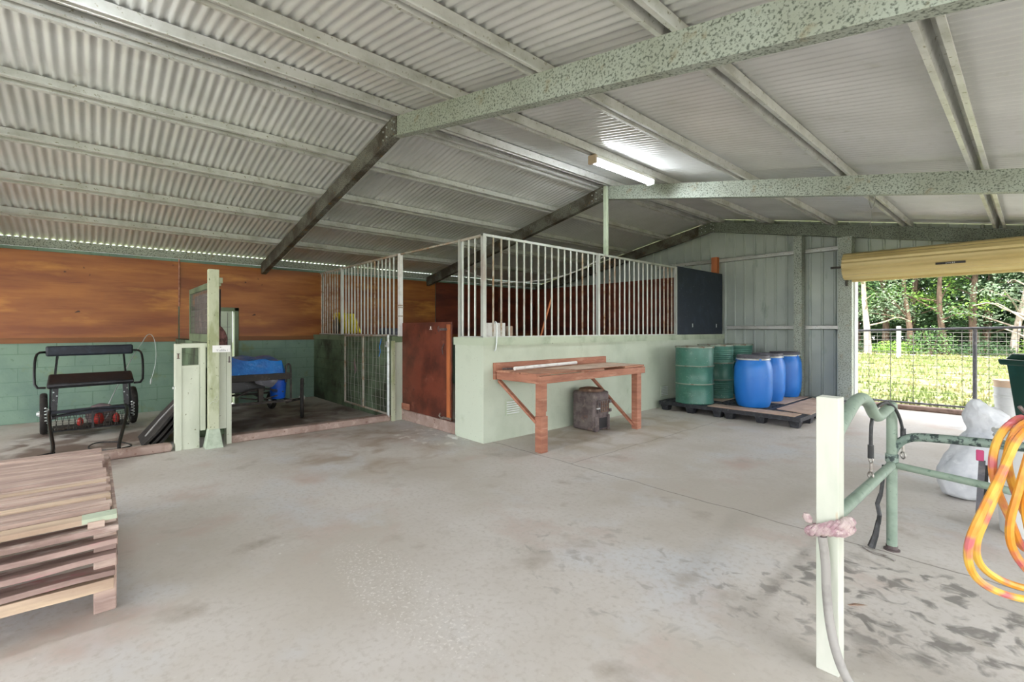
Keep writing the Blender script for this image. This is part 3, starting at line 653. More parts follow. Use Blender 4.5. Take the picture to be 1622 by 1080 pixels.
obj('hook', B().tube([(-5.20, 3.44, 1.17), (-5.225, 3.425, 1.10), (-5.20, 3.425, 1.03)], .006, 6), 'iron', t)
obj('staple', B().box(-5.565, -5.515, 3.445, 3.455, 1.355, 1.365).box(-5.545, -5.535, 3.445, 3.455, 1.36, 1.40), 'paper', t)
solo('lime_spill', B().rings([((-4.93, 3.40, .001), (.14, -.05, 0), (.03, .05, 0)), ((-4.93, 3.41, .012), (.07, -.02, 0), (.01, .03, 0))], 18, .12, 4), 'white', 'splash of white powder on the floor at the red door', 'powder')

# ------------------------------------------------------------------ long wall furniture
solo('chalk_board', B().box(Yb-.012, Yb+.016, 7.995, YG-.06, 1.262, 2.52), 'blackboard', 'navy black board standing on the long green wall by the corner', 'board', bevel=.003)
for y in (8.55, 9.55): solo('board_clip', B().box(Yb+.0165, Yb+.020, y, y+.03, 1.40, 1.47), 'silver', 'small metal clip low on the navy board, %s one' % ('left' if y < 9 else 'right'), 'clip', 'clips on the navy board')
solo('steel_hanger', B().box(XL-.07, XL-.015, 5.86, 5.915, 2.506, zt(XL)-.01), 'cap', 'pale green square steel post from the bar screen up to the roof frame', 'post')
solo('wall_hook', B().tube([(XL-.0, 3.62, 1.43), (XL+.035, 3.62, 1.46), (XL+.045, 3.63, 1.40), (XL+.03, 3.63, 1.12), (XL+.025, 3.60, 1.10)], .009, 6, smooth=1), 'silver', 'bent galvanised hook over the wall cap at the bar screen corner', 'hook')
solo('foam_box', B().box(-4.56, -4.46, 3.60, 3.87, 1.262, 1.44), 'white', 'white box standing behind the bars on the wall cap', 'box', bevel=.006)
solo('tin_can', B().lathe([(.045, 0), (.047, .13), (.04, .14)], (-4.50, 3.97, 1.262), 20), 'hardboard', 'dusty brown tin behind the bars on the wall cap', 'tin', smooth=True)
solo('broom_handle', B().tube([(-4.98, 4.52, 0), (-4.63, 4.90, 1.83)], .013, 8), 'dooredge', 'wooden broom handle leaning inside the barred stall', 'broom handle', smooth=True)
solo('sagging_cable', B().tube([(-8.2, 5.99, 2.62), (-7.2, 5.9, 2.3), (-6.3, 5.9, 2.22), (-5.42, 5.9, 2.235), (-4.87, 5.9, 2.343), (-4.47, 5.93, 2.50)], .009, 6, smooth=2), 'white', 'thin white cable sagging behind the bars under the roof frame', 'cable')

# bench
t = thing('work_bench', 'reddish timber wall bench with two legs and diagonal braces', 'bench', (-3.98, 4.62, 0))
bx0, bx1, by0, by1 = XL+.02, -3.60, 3.60, 5.70
obj('wall_board', B().box(XL, XL+.045, by0+.0, 5.78, .755, .955), 'timber_red', t, bevel=.004)
def leg(y, notch):
    b = B().taper((-3.655, y), 0, .80 if not notch else .42, .046, .05, .046, .05)
    if notch: b = B().box(-3.705, -3.605, y-.052, y+.052, 0, .40).box(-3.70, -3.62, y-.048, y+.04, .40, .45).box(-3.70, -3.61, y-.05, y+.045, .45, .80)
    return b
obj('leg', leg(3.70, True), 'timber_red', t, bevel=.005)
obj('leg', leg(5.55, False), 'timber_red', t, bevel=.005)
obj('front_rail', B().box(bx1-.045, bx1, by0+.02, by1-.02, .76, .845), 'timber_red', t, bevel=.003)
obj('end_rail', B().box(XL+.046, bx1-.046, by0+.02, by0+.065, .76, .85), 'timber_red', t, bevel=.003)
obj('end_rail', B().box(XL+.046, bx1-.046, by1-.065, by1-.02, .76, .85), 'timber_red', t, bevel=.003)
obj('brace', B().beam((XL+.05, 3.66, .74), (-3.69, 3.66, .33), .03, .045, (0, 1, 0)), 'timber_red', t)
obj('brace', B().beam((XL+.03, 5.30, .77), (-3.66, 5.50, .05), .03, .04, (0, 1, 0)), 'timber_red', t)
xs = XL+.05
for i, (w_, ya, yb_, dz) in enumerate([(.13, by0, by1, 0), (.15, by0, by1, .003), (.14, by0, by1-.01, 0), (.15, by0+.02, by1, .004), (.11, by0+.25, 4.3, .0)]):
    obj('top_plank', B().box(xs, xs+w_-.006, ya, yb_, .850+dz, .868+dz), 'timber_top', t, bevel=.002); xs += w_
obj('top_plank', B().box(xs-.11, xs+.02, by0, by0+.23, .85, .872), 'timber_red', t)
obj('top_plank', B().box(xs-.11, xs+.02, 4.36, 4.8, .850, .866), 'timber_top', t)
obj('top_plank', B().box(xs-.11, xs+.02, 5.25, by1, .85, .87), 'timber_top', t)
bd = solo('loose_board', B().add([(-4.05, 4.15, .873), (-3.68, 4.35, .873), (-3.66, 5.62, .873), (-4.12, 5.60, .873), (-4.05, 4.15, .879), (-3.68, 4.35, .879), (-3.66, 5.62, .879), (-4.12, 5.60, .879)], [(0, 1, 2, 3), (7, 6, 5, 4), (0, 4, 5, 1), (1, 5, 6, 2), (2, 6, 7, 3), (3, 7, 4, 0)]), 'hardboard', 'thin loose board lying on the bench top', 'board')
solo('white_tube', B().tube([(-4.12, 3.72, .895), (-4.28, 5.02, .895)], .022, 12), 'white', 'long white tube lying on the back of the bench', 'tube', smooth=True)
solo('iron_bar', B().tube([(-4.27, 3.66, .885), (-4.17, 3.90, .885)], .012, 8), 'iron', 'short dark rod lying at the left back corner of the bench', 'rod')

# cast iron stove
t = thing('iron_stove', 'old rusty cast iron stove standing under the bench', 'stove', (-4.07, 5.09, 0))
sx0, sx1, sy0, sy1 = -4.27, -3.90, 4.93, 5.27
bd = B().box(sx0, sx1, sy0, sy1, 0.0, .52)
o = obj('body', bd, 'iron', t, bevel=.03, seg=3)
obj('lid', B().rings([((-4.085, 5.10, .52), (.175, 0, 0), (0, .16, 0)), ((-4.085, 5.10, .55), (.16, 0, 0), (0, .145, 0)), ((-4.085, 5.10, .565), (.09, 0, 0), (0, .08, 0))], 28, .012, 1), 'drumlid', t, smooth=True)
dr_ = obj('fire_door', B().box(sx1+.001, sx1+.022, sy0+.07, sy1-.03, .235, .41), 'iron', t, bevel=.006)
for yy in (0, 1):
    for zz in range(2): obj('draught_hole_shade', B().box(sx1+.021, sx1+.024, sy0+.085, sy0+.105, .26+.07*zz, .31+.07*zz), 'blackvinyl', dr_) if yy == 0 else None  # small black plates standing in for the shade inside draught holes
g = B()
for j in range(3):
    g.box(sx1+.022, sx1+.030, sy0+.13, sy0+.29, .25+.05*j, .262+.05*j)
for j in range(4): g.box(sx1+.022, sx1+.029, sy0+.13+.05*j, sy0+.14+.05*j, .25, .395)
obj('door_relief', g, 'drumlid', dr_)
obj('hinge', B().box(sx1, sx1+.03, sy1-.03, sy1+.01, .24, .28).box(sx1, sx1+.03, sy1-.03, sy1+.01, .36, .40), 'iron', dr_)
obj('latch', B().box(sx1+.02, sx1+.04, sy0+.03, sy0+.09, .30, .315), 'silver', dr_)
obj('ash_opening_shade', B().box(sx1+.001, sx1+.004, sy0+.12, sy1-.06, .03, .17), 'blackvinyl', t)  # flat black plate, painted shade of an ash opening not cut out
obj('foot', B().box(sx1-.02, sx1+.018, sy0+.01, sy0+.09, 0, .2).box(sx1-.02, sx1+.018, sy1-.06, sy1-.01, 0, .2), 'iron', t, bevel=.006)

# ------------------------------------------------------------------ pallets and drums
def make_pallet(lab, loc):
    t = thing('plastic_pallet', lab, 'pallet', (0, 0, 0), 'black plastic pallets under the drums')
    W, D, Hh = 1.06, 1.18, .15
    d = B()
    for i in range(9): d.box(-W/2+.12*i, -W/2+.12*i+.07+(.03 if i == 8 else 0), -D/2, D/2, Hh-.025, Hh)
    for j in range(8): d.box(-W/2, W/2, -D/2+.155*j, -D/2+.155*j+.07, Hh-.028, Hh-.003)
    obj('deck', d, 'pallet', t)
    obj('rim', B().box(-W/2, W/2, -D/2-.002, -D/2+.02, Hh-.055, Hh).box(-W/2, W/2, D/2-.02, D/2+.002, Hh-.055, Hh).box(-W/2-.002, -W/2+.02, -D/2, D/2, Hh-.055, Hh).box(W/2-.02, W/2+.002, -D/2, D/2, Hh-.055, Hh), 'pallet', t)
    for i in (-1, 0, 1):
        for j in (-1, 0, 1):
            obj('foot', B().taper((i*(W/2-.085), j*(D/2-.09)), 0, Hh-.028, .05, .055, .078, .085), 'pallet', t, bevel=.008)
    t.location = loc; return t
pal = make_pallet('black plastic pallet at the wall under the front green drum', (-3.735, 7.75, 0))
dup(pal, (-2.665, 7.75, 0), 'black plastic pallet under the front blue barrel')
dup(pal, (-3.735, 8.95, 0), 'black plastic pallet in the back corner under the rear green drums')
dup(pal, (-2.665, 8.95, 0), 'black plastic pallet under the rear blue barrel by the gable sheeting')
def sheetp(lab, pts, z=.151):
    n = len(pts)
    solo('floor_board', B().add([(x, y, z) for x, y in pts]+[(x, y, z+.008) for x, y in pts], [tuple(range(n)), tuple(range(2*n-1, n-1, -1))]+[(i, i+n, (i+1) % n+n, (i+1) % n) for i in range(n)]), 'hardboard', lab, 'board', 'dusty boards on the pallets')
sheetp('dusty board lying along the front pallet edge before the blue barrel', [(-3.45, 7.20), (-2.22, 7.20), (-2.22, 7.50), (-3.45, 7.50)])
sheetp('dusty board lying on the right end of the pallets by the cream post', [(-2.62, 7.72), (-2.12, 7.55), (-2.16, 8.9), (-2.62, 9.45)])
sheetp('dusty board under the rear blue barrels', [(-3.42, 8.30), (-2.70, 8.30), (-2.70, 9.52), (-3.42, 9.52)])
sheetp('dusty board between the green drums', [(-4.22, 7.85), (-3.50, 7.85), (-3.50, 8.85), (-4.22, 8.85)])

def green_drum(lab, loc, ribbed, r=.297, h=.925, rz=0):
    t = thing('green_drum', lab, 'drum', (0, 0, 0), 'green steel drums on the pallets')
    pr = [(r*.9, .012), (r, 0), (r+.004, .01), (r, .02)]
    def ring(z): return [(r, z-.02), (r+.006, z-.012), (r+.011, z), (r+.006, z+.012), (r, z+.02)]
    z1, z2 = h*.345, h*.66
    pr += [(r, z1-.1)] if not ribbed else []
    if ribbed:
        k = .04
        while k < z1-.05: pr += [(r, k), (r-.007, k+.015), (r, k+.03)]; k += .036
    pr += ring(z1); pr += [(r, (z1+z2)/2)]; pr += ring(z2)
    if ribbed:
        k = z2+.04
        while k < h-.06: pr += [(r, k), (r-.007, k+.015), (r, k+.03)]; k += .036
    pr += [(r, h-.02)]
    obj('shell', B().lathe(pr, n=48), 'greendrum', t, smooth=True)
    obj('hoop', B().lathe([(r+.007, z1-.010), (r+.013, z1), (r+.007, z1+.010)], n=48, caps=False).lathe([(r+.007, z2-.010), (r+.013, z2), (r+.007, z2+.010)], n=48, caps=False), 'drumrim', t, smooth=True)
    obj('rim', B().lathe([(r-.004, h-.022), (r+.009, h-.02), (r+.011, h-.008), (r+.006, h+.004), (r-.008, h+.004), (r-.010, h-.012)], n=48, caps=False), 'drumrim', t, smooth=True)
    li = obj('lid', B().lathe([(r-.009, h-.018), (r-.010, h-.008), (r*.9, h-.012), (r*.6, h-.010), (.0005, h-.010)], n=48), 'drumlid', t, smooth=True)
    obj('bung', B().lathe([(.03, h-.01), (.03, h+.002), (.02, h+.004)], (r*.62, 0, 0), 14), 'drumrim', li)
    t.location = loc; t.rotation_euler = (0, 0, rz); return t
green_drum('large green steel drum with two hoops at the front left of the pallets', (-3.80, 7.47, .151), False)
green_drum('ribbed green steel drum standing second behind the front green drum', (-3.838, 8.32, .1605), True)
green_drum('ribbed green steel drum farthest back in the corner, mostly hidden', (-3.86, 9.22, .151), True)
def blue_drum(lab, loc, rz=0):
    t = thing('blue_barrel', lab, 'barrel', (0, 0, 0), 'blue plastic barrels on the pallets')
    pr = [(.20, .004), (.215, 0), (.228, .015), (.252, .09), (.268, .19), (.274, .33), (.275, .42), (.2735, .52), (.270, .575), (.264, .62), (.245, .69), (.230, .715), (.226, .735)]
    obj('shell', B().lathe(pr, n=48), 'bluedrum', t, smooth=True)
    obj('neck_ring', B().lathe([(.222, .722), (.242, .724), (.246, .737), (.240, .748), (.222, .748)], n=48, caps=False), 'silver', t, smooth=True)
    li = obj('lid', B().lathe([(.235, .742), (.238, .785), (.232, .795), (.20, .797), (.195, .785), (.0005, .785)], n=48), 'darklid', t, smooth=True)
    obj('lever', B().box(.235, .255, -.05, .05, .728, .745), 'silver', t)
    for a in (1.2, 3.3, 5.2): obj('lug', B().box(.232*math.cos(a)-.015, .232*math.cos(a)+.015, .232*math.sin(a)-.015, .232*math.sin(a)+.015, .71, .745), 'bluedrum', t)
    t.location = loc; t.rotation_euler = (0, 0, rz); return t
blue_drum('blue plastic barrel at the front of the three, dark dusty lid', (-2.965, 7.73, .1605), 2.2)
blue_drum('blue plastic barrel in the middle, half hidden by the front one', (-3.055, 8.56, .1605), 4.0)
blue_drum('blue plastic barrel at the back against the gable sheeting', (-3.04, 9.33, .1605), .8)
# ------------------------------------------------------------------ carriage in the first stall
t = thing('horse_carriage', 'small black two-wheeled horse carriage with padded seat and backrest', 'carriage', (-8.5, -.02, 0))
def wheel(parent, c, r, w, yaw=0, spokes=12, mat_='rubber'):
    """wheel with its axle along Y (turned by yaw)"""
    Rm = Matrix.Rotation(yaw, 3, 'Z'); c = Vector(c)
    def tr(b):
        b.v = [Rm @ v+c for v in b.v]; return b
    o = obj('wheel', tr(B().lathe([(r-.055, -w*.35), (r-.03, -w/2), (r-.008, -w*.4), (r, -w*.15), (r, w*.15), (r-.008, w*.4), (r-.03, w/2), (r-.055, w*.35), (r-.055, -w*.35)], n=40, axis='y', caps=False)), mat_, parent, smooth=True)
    obj('rim', tr(B().lathe([(r-.052, -w*.36), (r-.075, -w*.25), (r-.075, w*.25), (r-.052, w*.36), (r-.052, -w*.36)], n=36, axis='y', caps=False)), 'blacksteel', o, smooth=True)
    obj('hub', tr(B().lathe([(.02, -w*.9), (.034, -w*.6), (.034, w*.6), (.02, w*.9)], n=14, axis='y')), 'silver', o, smooth=True)
    s = B()
    for k in range(spokes):
        a = 2*PI*k/spokes; s.tube([(.03*math.sin(a), (-1)**k*w*.4, .03*math.cos(a)), ((r-.07)*math.sin(a), 0, (r-.07)*math.cos(a))], .004, 5)
    obj('spokes', tr(s), 'blacksteel', o)
    return o
wheel(t, (-8.60, -.475, .265), .265, .075, .06); wheel(t, (-8.80, .435, .265), .265, .075, .06)
obj('axle', B().beam((-8.61, -.43, .265), (-8.79, .40, .265), .04, .04), 'blacksteel', t)
def cushion(c0, c1, c2, c3, th):
    """padded slab from four top corners"""
    P = [Vector(c) for c in (c0, c1, c2, c3)]
    n = (P[1]-P[0]).cross(P[3]-P[0]).normalized()
    if n.z < 0 and abs(n.z) > .3: n = -n
    return B().add(P+[p-n*th for p in P], [(0, 1, 2, 3), (7, 6, 5, 4), (0, 4, 5, 1), (1, 5, 6, 2), (2, 6, 7, 3), (3, 7, 4, 0)])
obj('seat', cushion((-8.22, -.43, .665), (-8.28, .425, .675), (-8.66, .415, .775), (-8.60, -.43, .775), .062), 'blackvinyl', t, bevel=.022, seg=4, smooth=True)
obj('seat_piping', B().tube([(-8.213, -.42, .648), (-8.272, .415, .658)], .004, 6), 'darklid', t)
obj('backrest', B().beam((-8.66, -.46, 1.07), (-8.78, .435, 1.075), .07, .135), 'navyvinyl', t, bevel=.024, seg=4, smooth=True)
for y, s_ in ((-.46, -1), (.44, 1)):
    obj('arm_frame', B().tube([(-8.70-.1*(s_ > 0), y, 1.06), (-8.58-.1*(s_ > 0), y+s_*.07, 1.055), (-8.45, y+s_*.085, .98), (-8.35, y+s_*.085, .80), (-8.29, y+s_*.075, .63), (-8.30, y-s_*.02, .625)], .014, 8, smooth=1), 'blacksteel', t, smooth=True)
    obj('back_upright', B().beam((-8.60-.08*(s_ > 0), y-s_*.09, .73), (-8.72-.1*(s_ > 0), y-s_*.11, 1.03), .02, .03), 'blacksteel', t)
    br = obj('seat_bracket', B().beam((-8.36, y-s_*.11, .66), (-8.32, y-s_*.09, .22), .055, .05).beam((-8.42, y-s_*.06, .62), (-8.45, y-s_*.05, .24), .02, .06), 'blacksteel', t)
    for k in range(4): obj('bolt', B().lathe([(.0001, -.008), (.009, -.006), (.009, .006)], (-8.31, y-s_*(.09+.03*(k % 2)), .56-.05*k), 8, 'x', caps=False), 'silver', br)
    obj('spring', B().tube([(-8.30+.02*math.cos(q*.8), y-s_*.03+.02*math.sin(q*.8), .18+.005*q) for q in range(40)], .005, 5), 'silver', t)
obj('cross_bar', B().beam((-8.24, -.40, .315), (-8.30, .37, .315), .06, .035).beam((-8.18, -.38, .27), (-8.24, .36, .30), .03, .03), 'navyvinyl', t)
fb = B()
cols = 26
for i in range(cols+1):
    y = -.38+.74*i/cols; fb.beam((-8.15, y, .27), (-8.08, y+(.03 if i % 2 else -.03), .10), .005, .005)
for j in range(7): fb.beam((-8.15+.012*j, -.38, .27-.028*j), (-8.15+.012*j, .36, .27-.028*j), .004, .004)
bk = obj('footwell_mesh', fb, 'rustframe', t)
obj('footwell_floor', B().add([(-8.08, -.38, .10), (-8.08, .36, .10), (-8.42, .34, .12), (-8.42, -.38, .12), (-8.08, -.38, .09), (-8.08, .36, .09), (-8.42, .34, .11), (-8.42, -.38, .11)], [(0, 1, 2, 3), (7, 6, 5, 4), (0, 4, 5, 1), (1, 5, 6, 2), (2, 6, 7, 3), (3, 7, 4, 0)]), 'rustframe', t)
obj('footwell_bar', B().tube([(-8.07, -.38, .10), (-8.07, .36, .10), (-8.14, .38, .30), (-8.14, -.02, .33), (-8.14, -.38, .28)], .010, 6, closed=True).beam((-8.12, -.0, .31), (-8.07, -.0, .10), .02, .02), 'blacksteel', t)
obj('shaft', B().tube([(-8.22, -.40, .33), (-8.0, -.40, .30), (-7.55, -.36, .18), (-7.2, -.32, .05), (-7.05, -.33, .02)], .018, 8, smooth=1).tube([(-7.12, -.31, .022), (-6.95, -.50, .02), (-6.9, -.72, .02)], .012, 8), 'blacksteel', t, smooth=True)
obj('shaft', B().tube([(-8.25, .33, .34), (-7.9, .34, .32), (-7.4, .28, .19), (-6.95, .22, .05), (-6.85, .22, .02)], .018, 8, smooth=1), 'blacksteel', t, smooth=True)
obj('trace_strap', B().tube([(-6.86, .21, .02), (-6.95, .05, .012), (-7.2, -.06, .012), (-7.5, .02, .012), (-7.35, .25, .012), (-6.98, .36, .012), (-6.9, .25, .02)], .007, 6, smooth=2), 'leather', t)
def lump(name, c, a, b_, h, m, seed=1):
    c = Vector(c); rs = []
    for i, (s_, z) in enumerate(((.7, 0), (1, .25), (.95, .6), (.6, .9), (.15, 1))): rs.append((c+Vector((0, 0, h*z)), (a*s_, 0, 0), (0, b_*s_, 0)))
    return B().rings(rs, 14, .05, seed)
for (y, lab, a_, h_) in ((-.12, 'red plastic bottle lying left in the carriage footwell', .03, .1), (.06, 'red plastic tub lying in the middle of the carriage footwell', .05, .14), (.235, 'red plastic handle lying right in the carriage footwell', .035, .12)):
    solo('red_bottle', lump('b', (-8.22, y, .125 if y != .06 else .125), a_, a_*1.1, h_, 'red'), 'red', lab, 'bottle', 'red things in the carriage footwell', smooth=True)
solo('steel_rod', B().tube([(-8.30, .10, .125), (-8.20, .16, .25)], .008, 6), 'silver', 'thin silver rod between the red things in the footwell', 'rod')
solo('folded_cloth', lump('c', (-8.42, .08, .122), .1, .16, .24, 'rug'), 'rug', 'brown grey cloth heaped at the back of the carriage footwell', 'cloth', smooth=True)
solo('carriage_whip', B().tube([(-8.66, .16, .30), (-8.78, .32, .70), (-8.9, .46, 1.0), (-9.0, .54, 1.13), (-9.05, .62, 1.29), (-9.05, .68, 1.28), (-9.05, .72, 1.15), (-9.05, .73, .87), (-9.05, .67, .60)], [.008, .003], 6, smooth=2).rings([((-9.05, .668, .61), (.006, 0, 0), (0, .006, 0)), ((-9.05, .664, .57), (.014, 0, 0), (0, .014, 0)), ((-9.05, .66, .52), (.010, 0, 0), (0, .010, 0))], 8), 'silver', 'thin curved driving whip standing out of the carriage', 'whip', smooth=True)
# leaning rubber mats
mb = [('front', 0), ('middle', .07), ('back', .14)]
for nm, d_ in mb:
    b = B(); nn = 16
    for i in range(nn+1):
        f = i/nn; w_ = .02*math.sin(f*9+d_*30)
        y = .42+d_+.44*f*(1-d_*.9)+w_*.3; z = .012+.50*f*(1-d_)+w_*.3
        xx0, xx1 = -7.52-.1*f+d_*.6, -6.86-.12*f+.05*math.sin(f*5+d_*9)
        b.v += [Vector((xx0, y, z)), Vector((xx1, y, z)), Vector((xx1, y+.035, z-.02+.02)), Vector((xx0, y+.035, z))]
    for i in range(nn):
        a = 4*i; b.f += [(a+k, a+(k+1) % 4, a+4+(k+1) % 4, a+4+k) for k in range(4)]
    b.f += [(3, 2, 1, 0), (4*nn, 4*nn+1, 4*nn+2, 4*nn+3)]
    solo('rubber_mat', b, 'rubber', 'black crumpled rubber mat leaning on the divider end, %s one of the stack' % nm, 'mat', 'black mats leaning on the divider')
solo('mat_edge_strip', B().tube([(-7.0, .46, .10), (-7.05, .60, .27), (-7.1, .76, .45)], .010, 6), 'hose', 'grey edge strip along the front leaning black mat', 'strip')

# ------------------------------------------------------------------ cart with blue tarp in the second stall
t = thing('hand_cart', 'dusty black steel cart with a deck, leaf spring and edge-on wheel', 'cart', (-7.7, 1.75, 0))
obj('deck', B().box(-8.5, -7.18, 1.30, 2.12, .645, .735), 'rustframe', t, bevel=.005)
obj('end_hoop', B().tube([(-7.20, 2.07, .60), (-7.20, 2.07, .83), (-7.20, 2.10, .87), (-7.20, 2.135, .83), (-7.20, 2.135, .36)], .014, 8, smooth=1), 'rustframe', t, smooth=True)
obj('lower_frame', B().beam((-7.2, 1.32, .335), (-7.2, 2.14, .335), .03, .03).beam((-8.3, 1.32, .335), (-8.3, 2.14, .335), .03, .03).beam((-7.2, 1.34, .335), (-7.2, 1.34, .65), .025, .025).beam((-7.2, 1.34, .335), (-8.3, 1.34, .335), .025, .025).beam((-7.2, 2.12, .335), (-8.3, 2.12, .335), .025, .025), 'rustframe', t)
obj('leaf_spring', B().tube([(-7.25, 1.45, .44), (-7.25, 1.58, .50), (-7.25, 1.75, .53), (-7.25, 1.92, .50), (-7.25, 2.05, .46)], .013, 6, smooth=1).tube([(-7.25, 1.50, .42), (-7.25, 1.75, .37), (-7.25, 2.0, .42)], .010, 6, smooth=1).box(-7.28, -7.22, 1.72, 1.78, .34, .53), 'rustframe', t, smooth=True)
obj('undertray', B().box(-8.2, -7.4, 1.38, 1.85, .47, .645), 'blacksteel', t, bevel=.01)
obj('grease_rag', B().rings([((-7.19, 1.80, .655), (.008, 0, 0), (0, .15, 0)), ((-7.185, 1.82, .61), (.010, 0, 0), (0, .11, 0)), ((-7.185, 1.85, .57), (.008, 0, 0), (0, .06, 0)), ((-7.185, 1.86, .545), (.004, 0, 0), (0, .02, 0))], 16, .25, 5), 'darklid', t, smooth=True)
obj('stub_axle', B().tube([(-7.30, 2.10, .30), (-7.52, 2.38, .30)], .018, 8), 'rustframe', t)
wheel(t, (-7.55, 2.40, .305), .305, .05, 1.26-PI/2, 10)
wheel(t, (-8.75, 2.28, .14), .14, .06, .2, 6)
obj('drawbar', B().tube([(-8.3, 1.9, .335), (-8.75, 2.22, .15)], .02, 8), 'rustframe', t)
wheel(t, (-7.9, 1.10, .305), .300, .05, .1, 10)
obj('stub_axle', B().tube([(-7.9, 1.16, .305), (-7.9, 1.34, .335)], .018, 8), 'rustframe', t)
tp = B(); nx, ny = 22, 16
rt = random.Random(5)
def tarp_z(u, v):
    e = min(u, 1-u, v, 1-v)
    base = .735+min(1, e*26)*(.19+.05*(1-v)*u+.02*math.sin(u*9+v*4)+.015*math.sin(v*13-u*7))
    return base
for i in range(nx+1):
    for j in range(ny+1):
        u, v = i/nx, j/ny
        tp.v.append(Vector((-8.48+1.27*u, 1.24+.84*v+.01*math.sin(u*20), tarp_z(u, v)+rt.uniform(-.006, .006))))
n0 = len(tp.v)
for i in range(nx):
    for j in range(ny):
        a = i*(ny+1)+j; tp.f.append((a, a+1, a+ny+2, a+ny+1))
bnd = [i*(ny+1) for i in range(nx+1)]+[nx*(ny+1)+j for j in range(1, ny+1)]+[i*(ny+1)+ny for i in range(nx-1, -1, -1)]+[j for j in range(ny-1, 0, -1)]
m0 = len(tp.v)
tp.v += [Vector((tp.v[i].x, tp.v[i].y, .7365)) for i in bnd]
L_ = len(bnd)
tp.f += [(bnd[k], bnd[(k+1) % L_], m0+(k+1) % L_, m0+k) for k in range(L_)]+[tuple(m0+k for k in range(L_))]
solo('blue_tarp', tp, 'tarp', 'bright blue tarpaulin bundle lying on the cart', 'tarpaulin', smooth=True)
t = thing('blue_bucket', 'blue plastic bucket hanging under the right end of the cart', 'bucket', (-7.34, 2.0, .36))
obj('body', B().lathe([(.085, 0), (.10, .02), (.112, .25), (.118, .255), (.118, .27), (.108, .27), (.098, .03)], (-7.34, 2.0, .36), 28, caps=False).lathe([(.1, .012), (.0005, .012)], (-7.34, 2.0, .36), 28), 'bluebucket', t, smooth=True)
obj('handle', B().tube([(-7.34, 1.885, .61), (-7.24, 1.86, .55), (-7.215, 1.90, .47), (-7.22, 1.96, .47)], .006, 6, smooth=1), 'rustframe', t)

# ------------------------------------------------------------------ behind the bars: bin and bits
t = thing('wheelie_bin', 'dark wheelie bin with a raised yellow lid behind the bars', 'bin', (-9.1, 3.9, 0))
obj('body', B().taper((-9.15, 3.95), .06, 1.26, .38, .22, .44, .30), 'bindark', t, bevel=.02)
ly = B().add([(-9.52, 3.80, 1.27), (-8.62, 3.80, 1.29), (-8.72, 3.70, 1.66), (-9.60, 3.70, 1.70), (-9.52, 3.84, 1.27), (-8.62, 3.84, 1.29), (-8.72, 3.74, 1.66), (-9.60, 3.74, 1.70)], [(0, 1, 2, 3), (7, 6, 5, 4), (0, 4, 5, 1), (1, 5, 6, 2), (2, 6, 7, 3), (3, 7, 4, 0)])
li = obj('lid', ly, 'yellow', t, bevel=.03, seg=4, smooth=True)
obj('lid_rim', B().tube([(-9.56, 3.69, 1.36), (-9.58, 3.68, 1.64), (-9.52, 3.67, 1.69), (-8.80, 3.67, 1.66), (-8.70, 3.69, 1.60), (-8.62, 3.76, 1.32)], .014, 6, smooth=1), 'yellow', li, smooth=True)
for y in (-9.35, -8.95): obj('wheel', B().lathe([(.10, -.03), (.10, .03)], (y, 4.2, .1), 20, 'x'), 'rubber', t)
solo('tool_bag', lump('tb', (-9.42, 3.66, 1.2565), .14, .05, .34, 'bindark', 4), 'bindark', 'dark bag behind the rear bars left of the yellow lid', 'bag', smooth=True)
t = thing('grey_tub', 'pale grey plastic tub behind the bars above the mesh gate', 'tub', (-7.2, 3.60, 1.0))
solo_shelf = B().box(-8.0, -6.7, 3.53, 3.80, 1.22, 1.245)
obj('tub', B().box(-7.35, -6.85, 3.57, 3.76, 1.2465, 1.38), 'darklid', t, bevel=.03, seg=3)
t.location = (-7.1, 3.665, 1.2465)
for ch in t.children: ch.location = (0, 0, 0)
for v in t.children[0].data.vertices: v.co += Vector((-7.2+7.1, 3.60-3.665, 1.0-1.2465))
solo('narrow_shelf', solo_shelf, 'hardboard', 'narrow board shelf fixed behind the side stall wall', 'shelf')

# ------------------------------------------------------------------ foreground crate
t = thing('slatted_crate', 'weathered timber slatted crate with stacked side slats, lower left foreground', 'crate', (-3.7, -.8, 0))
cy1, cy0 = .092, -1.9
fx = -2.925; bxk = -4.53
x = fx-.10
zt0 = .46
# top slats
i = 0
xx = fx-.13
while xx > -3.66:
    w_ = .066; sh = .004*math.sin(i*2.7)+.004
    obj('top_slat', B().box(xx-w_+.014, xx, cy0, cy1-.028+.012*math.sin(i*2.3), zt0+.0+sh, zt0+.022+sh), 'crate_pale' if i in (3, 8) else 'crate', t, bevel=.002)
    xx -= w_; i += 1
for a_, c_, d_ in ((xx-.19, xx-.004, .03), (xx-.40, xx-.20, .045), (xx-.58, xx-.41, .035), (bxk+.11, xx-.59, .045)): obj('top_board', B().box(a_, c_, cy0, cy1-d_, zt0+.004, zt0+.034), 'crate', t, bevel=.002)
obj('top_board', B().box(bxk, bxk+.105, cy0, cy1-.045, zt0+.006, zt0+.04), 'crate', t, bevel=.002)
obj('front_lip', B().box(fx-.115, fx-.03, cy0, cy1-.03, zt0-.012, zt0+.012), 'crate_pale', t, bevel=.003)
obj('green_tip', B().box(fx-.113, fx-.028, cy1-.13, cy1-.005, zt0-.008, zt0+.0135), 'cap', t)
